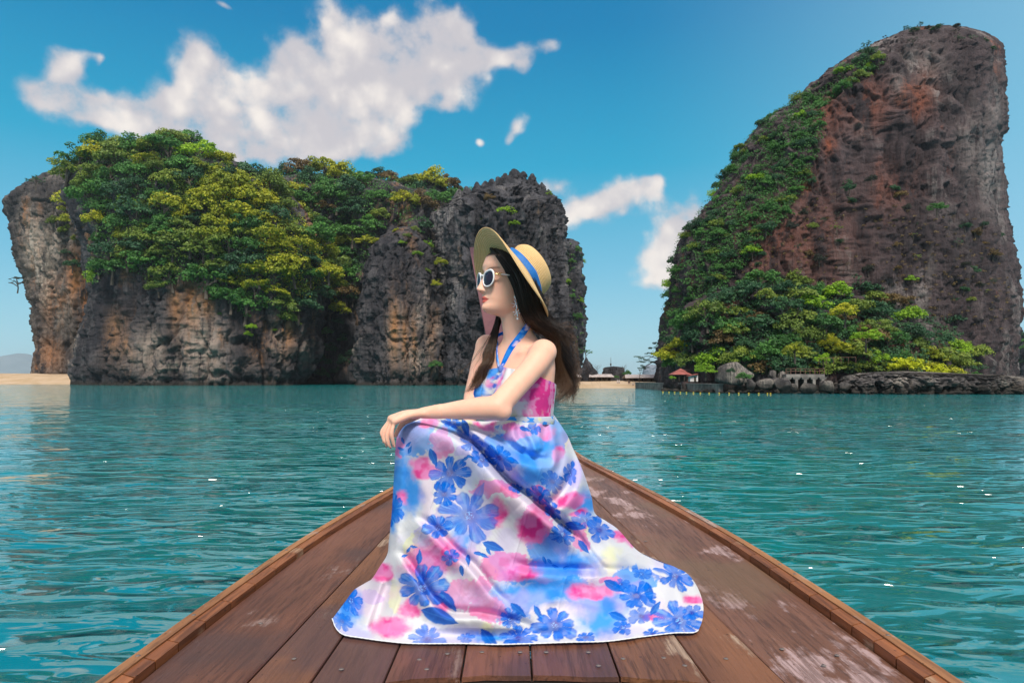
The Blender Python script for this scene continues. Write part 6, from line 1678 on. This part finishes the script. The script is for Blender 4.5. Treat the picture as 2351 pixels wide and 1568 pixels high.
# ---- sunglasses
M_frame = principled('white_acetate', (.80, .80, .84), .18, 0, .6)[0]
M_gold = principled('gold_trim', (.78, .55, .26), .28, .9)[0]
M_lens, t, b = principled('smoked_lens', (.012, .014, .036), .06, 0, .25)
co = t.n('ShaderNodeTexCoord').outputs['Object']
gl = bpy.data.objects.new('sunglasses', None); COL.objects.link(gl); gl.parent = person; gl.location = tuple(HO - po)
for sg in (1, -1):
    a_ = np.linspace(0, 2 * np.pi, 48, endpoint=False)
    ry_ = .0250 * np.sign(np.cos(a_)) * np.abs(np.cos(a_)) ** .92
    rz_ = .0235 * np.sign(np.sin(a_)) * np.abs(np.sin(a_)) ** .92
    rz_ = rz_ + .0050 * np.clip(ry_ / .0250, -.2, 1) * np.clip(rz_ / .0235, 0, 1)
    yy_ = .0335 + ry_ * .98
    xx_ = .0925 - .16 * np.clip(yy_ - .012, 0, 1) - 1.6 * np.clip(yy_ - .012, 0, 1) ** 2 + .0 * rz_ + .012
    pts_ = Hd(np.stack([xx_ - .008, sg * yy_, rz_ - .0165], 1))
    ring_ = np.vstack([pts_, pts_[:2]])
    wid_ = .0024 + .0012 * np.clip(np.concatenate([rz_, rz_[:2]]) / .025, 0, 1)
    MB().tube(ring_, wid_, 10, False).obj('frame', M_frame, gl, True)
    cpt = pts_.mean(0) + hf * .0035
    lensV = np.vstack([pts_ * .985 + cpt * .015, pts_ * .5 + cpt * .5 + hf * .0018, cpt[None] + hf * .002, pts_ * .985 + cpt * .015 - hf * .0015])
    lf = grid_faces(2, 48, True).tolist() + [[48 + k, 48 + (k + 1) % 48, 96] for k in range(48)]
    if sg < 0: lf = [f[::-1] for f in lf]
    mk('lens', lensV, lf, M_lens, gl, True)
    h0, h1, h2 = np.array([.080, sg * .0605, -.005]), np.array([.056, sg * .0725, -.005]), np.array([-.010, sg * .0770, -.006])
    MB().tube(Hd(np.stack([h0 + [.004, -sg * .003, 0], h0, h0 * .75 + h1 * .25])), [.0034, .0030, .0024], 8, True, .8).obj('hinge', M_gold, gl, True)
    for k in range(2):
        q = .30 + .22 * k
        cc_ = h0 * (1 - q) + h1 * q
        an_ = np.linspace(0, 2 * np.pi, 17)
        MB().tube(Hd(np.stack([cc_[0] + .0040 * np.cos(an_), cc_[1] + 0 * an_ + sg * .001, cc_[2] + .0042 * np.sin(an_)], 1)), .0012, 6, False).obj('chain_link', M_gold, gl, True)
    MB().tube(Hd(np.stack([h1 * .62 + h0 * .38, h1 * .8 + h0 * .2, h1, h1 * .5 + h2 * .5, h2])), [.0036, .0044, .0048, .0046, .0040], 10, True, .45).obj('temple', M_frame, gl, True)
MB().tube(Hd(np.array([[.0955, .008, -.006], [.0995, .0, -.004], [.0955, -.008, -.006]])), .0030, 10).obj('bridge', M_frame, gl, True)

# ---- earring: stud, two little snowflakes on a chain, a pearl
M_sil = principled('silver', (.80, .80, .84), .18, 1.0)[0]
M_pearl = principled('pearl', (.86, .84, .84), .2, 0, .8)[0]
EL = on_body(1183, 682, .006)
if EL is None: EL = Hd(np.array([.004, .074, -.046]))
er = bpy.data.objects.new('earring', None); COL.objects.link(er); er.parent = person; er.location = tuple(EL - po)
MB().ball(EL, .0042, 12, 8).obj('stud', M_pearl, er, True)
toc = np.array([0, 0, CAMZ]) - EL; toc /= np.linalg.norm(toc)
side_ = np.cross(toc, UP); side_ /= np.linalg.norm(side_)
drop = lambda d: EL + toc * .004 - UP * d + side_ * -.10 * d
MB().tube([drop(.003), drop(.062)], .0006, 5).obj('chain', M_sil, er)
for d, r in ((.021, .0118), (.046, .0092)):
    mb = MB(); c_ = drop(d)
    for k in range(6):
        a_ = k * math.pi / 3 + .2
        dv = side_ * math.cos(a_) + UP * math.sin(a_)
        mb.tube([c_, c_ + dv * r], .0011, 6); mb.ball(c_ + dv * r, .0019, 6, 5)
    mb.ball(c_, .0018, 8, 6)
    mb.obj('snowflake', M_sil, er, True)
MB().ball(drop(.064), .0036, 12, 8).obj('pearl_drop', M_pearl, er, True)

# ---- hair
M_hair, t, b = principled('dark_hair', (.012, .008, .007), .36, 0, .5)
tt_ = t.n('ShaderNodeAttribute', attribute_name='tip').outputs['Fac']; rn_ = t.n('ShaderNodeAttribute', attribute_name='shade').outputs['Fac']
c = t.mix(t.sstep(tt_, .45, 1.05), (.010, .0065, .006), (.075, .036, .019))
c = t.mix(t.math('MULTIPLY', t.math('MULTIPLY', rn_, t.sstep(tt_, .2, .9)), .6), c, (.16, .085, .045))
t.set(b, 'Base Color', c)
def hair_lock(name, guides, n, rad, spread, seed, wave=.008, nseg=24, loose=.0, curl=.0115):
    """strands between neighbouring guide curves, each a fine tapered tube"""
    r = np.random.default_rng(seed)
    Gs = np.stack([resample([W(*p) for p in g], nseg) for g in guides])
    ng = len(Gs)
    sg_ = np.linspace(0, 1, nseg)
    for gi in range(ng):       # the lengths below the shoulder fall in waves
        Gs[gi, :, 0] += curl * np.sin(sg_ * 21 + .45 * gi) * sm(sg_, .45, .75)
        Gs[gi, :, 1] += curl * .8 * np.cos(sg_ * 21 + .45 * gi) * sm(sg_, .45, .75)
    k = r.uniform(0, ng - 1.001, n); i = k.astype(int); f = (k - i)[:, None, None]
    base = Gs[i] * (1 - f) + Gs[i + 1] * f
    s = np.linspace(0, 1, nseg)
    off = r.normal(size=(n, 1, 3)) * spread * (.7 + .3 * s[None, :, None]) * np.array([1, 1.3, .6])
    clump = r.integers(0, max(6, n // 85), n)
    cr = np.random.default_rng(seed + 1)
    cph = cr.uniform(0, 2.0, (clump.max() + 1, 3)) + np.array([0, 2, 4]); cof = cr.normal(size=(clump.max() + 1, 3)) * spread * 2.2
    wv_ = wave * (np.sin(s[None, :, None] * 15 + cph[clump][:, None, :]) + .6 * np.sin(s[None, :, None] * 8 + 1.7 * cph[clump][:, None, :])) * sm(s, .3, 1)[None, :, None]
    fly = np.where(r.random(n) < loose, 1, 0)[:, None, None] * r.normal(size=(n, 1, 3)) * .03 * (s[None, :, None] ** 2) * np.array([1.6, .6, .8])
    P = base + off + cof[clump][:, None, :] * (s ** 1.5)[None, :, None] + wv_ + fly
    ln = np.clip(cr.uniform(.80, 1.02, clump.max() + 1)[clump] - np.abs(r.normal(size=n)) * .07, .5, 1)                     # uneven ends
    P = np.stack([np.stack([np.interp(s * ln[j], s, P[j, :, q]) for q in range(3)], 1) for j in range(n)])
    tg = np.gradient(P, axis=1); tg /= np.linalg.norm(tg, axis=2)[..., None] + 1e-9
    a_ = np.cross(tg, np.array([.3, 1., .2])); a_ /= np.linalg.norm(a_, axis=2)[..., None] + 1e-9
    b_ = np.cross(tg, a_)
    rd = (rad * r.uniform(.7, 1.25, n))[:, None] * np.interp(s, [0, .1, .7, 1], [.25, 1, .9, .2])[None]
    R = np.stack([P + rd[..., None] * (math.cos(q) * a_ + math.sin(q) * b_) for q in (0, 2.094, 4.189)], 2)    # n, seg, 3, 3
    V = R.reshape(-1, 3)
    one = grid_faces(nseg, 3, True)
    fs_ = (one[None] + (np.arange(n) * nseg * 3)[:, None, None]).reshape(-1, 4)
    return mk(name, V, fs_, M_hair, person, True, {'tip': np.tile(np.repeat(s, 3), n), 'shade': np.repeat(r.random(n), nseg * 3)})
BACK = [
    [(1130, 570, 2.075), (1136, 580, 2.04), (1148, 597, 2.015), (1168, 630, 2.004), (1183, 662, 2.003), (1193, 695, 2.008), (1205, 728, 2.02), (1232, 752, 2.06), (1258, 774, 2.09), (1272.8, 802, 2.11), (1272, 850, 2.12), (1262, 915, 2.12)],
  # her near side and back hair: guides from the face edge to the nape
    [(1127, 570, 2.075), (1141, 590, 2.025), (1162, 612, 2.008), (1180, 640, 2.002), (1190, 668, 2.002), (1198, 700, 2.008), (1210, 730, 2.02), (1236, 752, 2.06), (1262, 772, 2.09), (1276.33, 800, 2.11), (1274, 850, 2.12), (1264, 915, 2.12)],
    [(1140, 566, 2.07), (1160, 585, 2.01), (1182, 610, 1.998), (1198, 645, 1.995), (1205, 680, 1.998), (1214, 715, 2.008), (1232, 742, 2.03), (1262, 762, 2.07), (1280, 790, 2.10), (1283.33, 830, 2.11), (1284, 880, 2.11), (1268, 930, 2.11)],
    [(1160, 570, 2.07), (1182, 592, 2.01), (1204, 625, 1.998), (1217, 665, 1.998), (1226, 700, 2.004), (1240, 732, 2.025), (1264, 755, 2.06), (1285.33, 785, 2.09), (1290.67, 825, 2.10), (1296, 870, 2.10), (1286, 905, 2.10), (1274, 935, 2.10)],
    [(1190, 590, 2.07), (1210, 615, 2.02), (1228, 655, 2.01), (1238, 695, 2.01), (1250, 728, 2.03), (1272, 752, 2.07), (1293.33, 785, 2.10), (1296.67, 825, 2.11), (1302, 868, 2.11), (1292, 905, 2.11), (1278, 930, 2.11)],
    [(1215, 625, 2.07), (1235, 660, 2.04), (1248, 700, 2.04), (1262, 730, 2.06), (1282, 750, 2.09), (1297.33, 785, 2.12), (1298.67, 825, 2.13), (1304, 870, 2.13), (1294, 900, 2.13), (1280, 920, 2.13)]]
hair_lock('hair', BACK, 2700, .00068, .0036, 5, .0115, loose=.03)
hair_lock('hair', [[(x_, y_, d_ + .03) for x_, y_, d_ in g] for g in BACK[1:]], 600, .0010, .007, 6, .009)
FRONT = [
    [(1160, 690, 2.16), (1152, 720, 2.165), (1140, 755, 2.15), (1127, 790, 2.135), (1112, 830, 2.105), (1098, 865, 2.09), (1080, 890, 2.085), (1066, 902, 2.08)],
    [(1158, 680, 2.15), (1148, 715, 2.15), (1137, 755, 2.135), (1125, 795, 2.115), (1112, 835, 2.085), (1103, 865, 2.075), (1090, 888, 2.075), (1074, 905, 2.07)],
    [(1150, 690, 2.14), (1146, 720, 2.145), (1141, 755, 2.125), (1132, 795, 2.105), (1120, 835, 2.075), (1108, 868, 2.065), (1098, 885, 2.065), (1085, 900, 2.06)]]
hair_lock('hair', FRONT, 1000, .0006, .0036, 8, .008, loose=.03)
FLY = [[(1262, 735, 2.03), (1285, 745, 2.03), (1308, 742, 2.03), (1325, 748, 2.03)], [(1275, 760, 2.06), (1300, 772, 2.05), (1318, 800, 2.05), (1328, 835, 2.05)], [(1290, 800, 2.08), (1314, 830, 2.08), (1326, 870, 2.08), (1318, 910, 2.08)], [(1290, 830, 2.1), (1318, 870, 2.1), (1322, 905, 2.1), (1300, 938, 2.1)]]
hair_lock('hair', FLY, 130, .00045, .004, 9, .006)
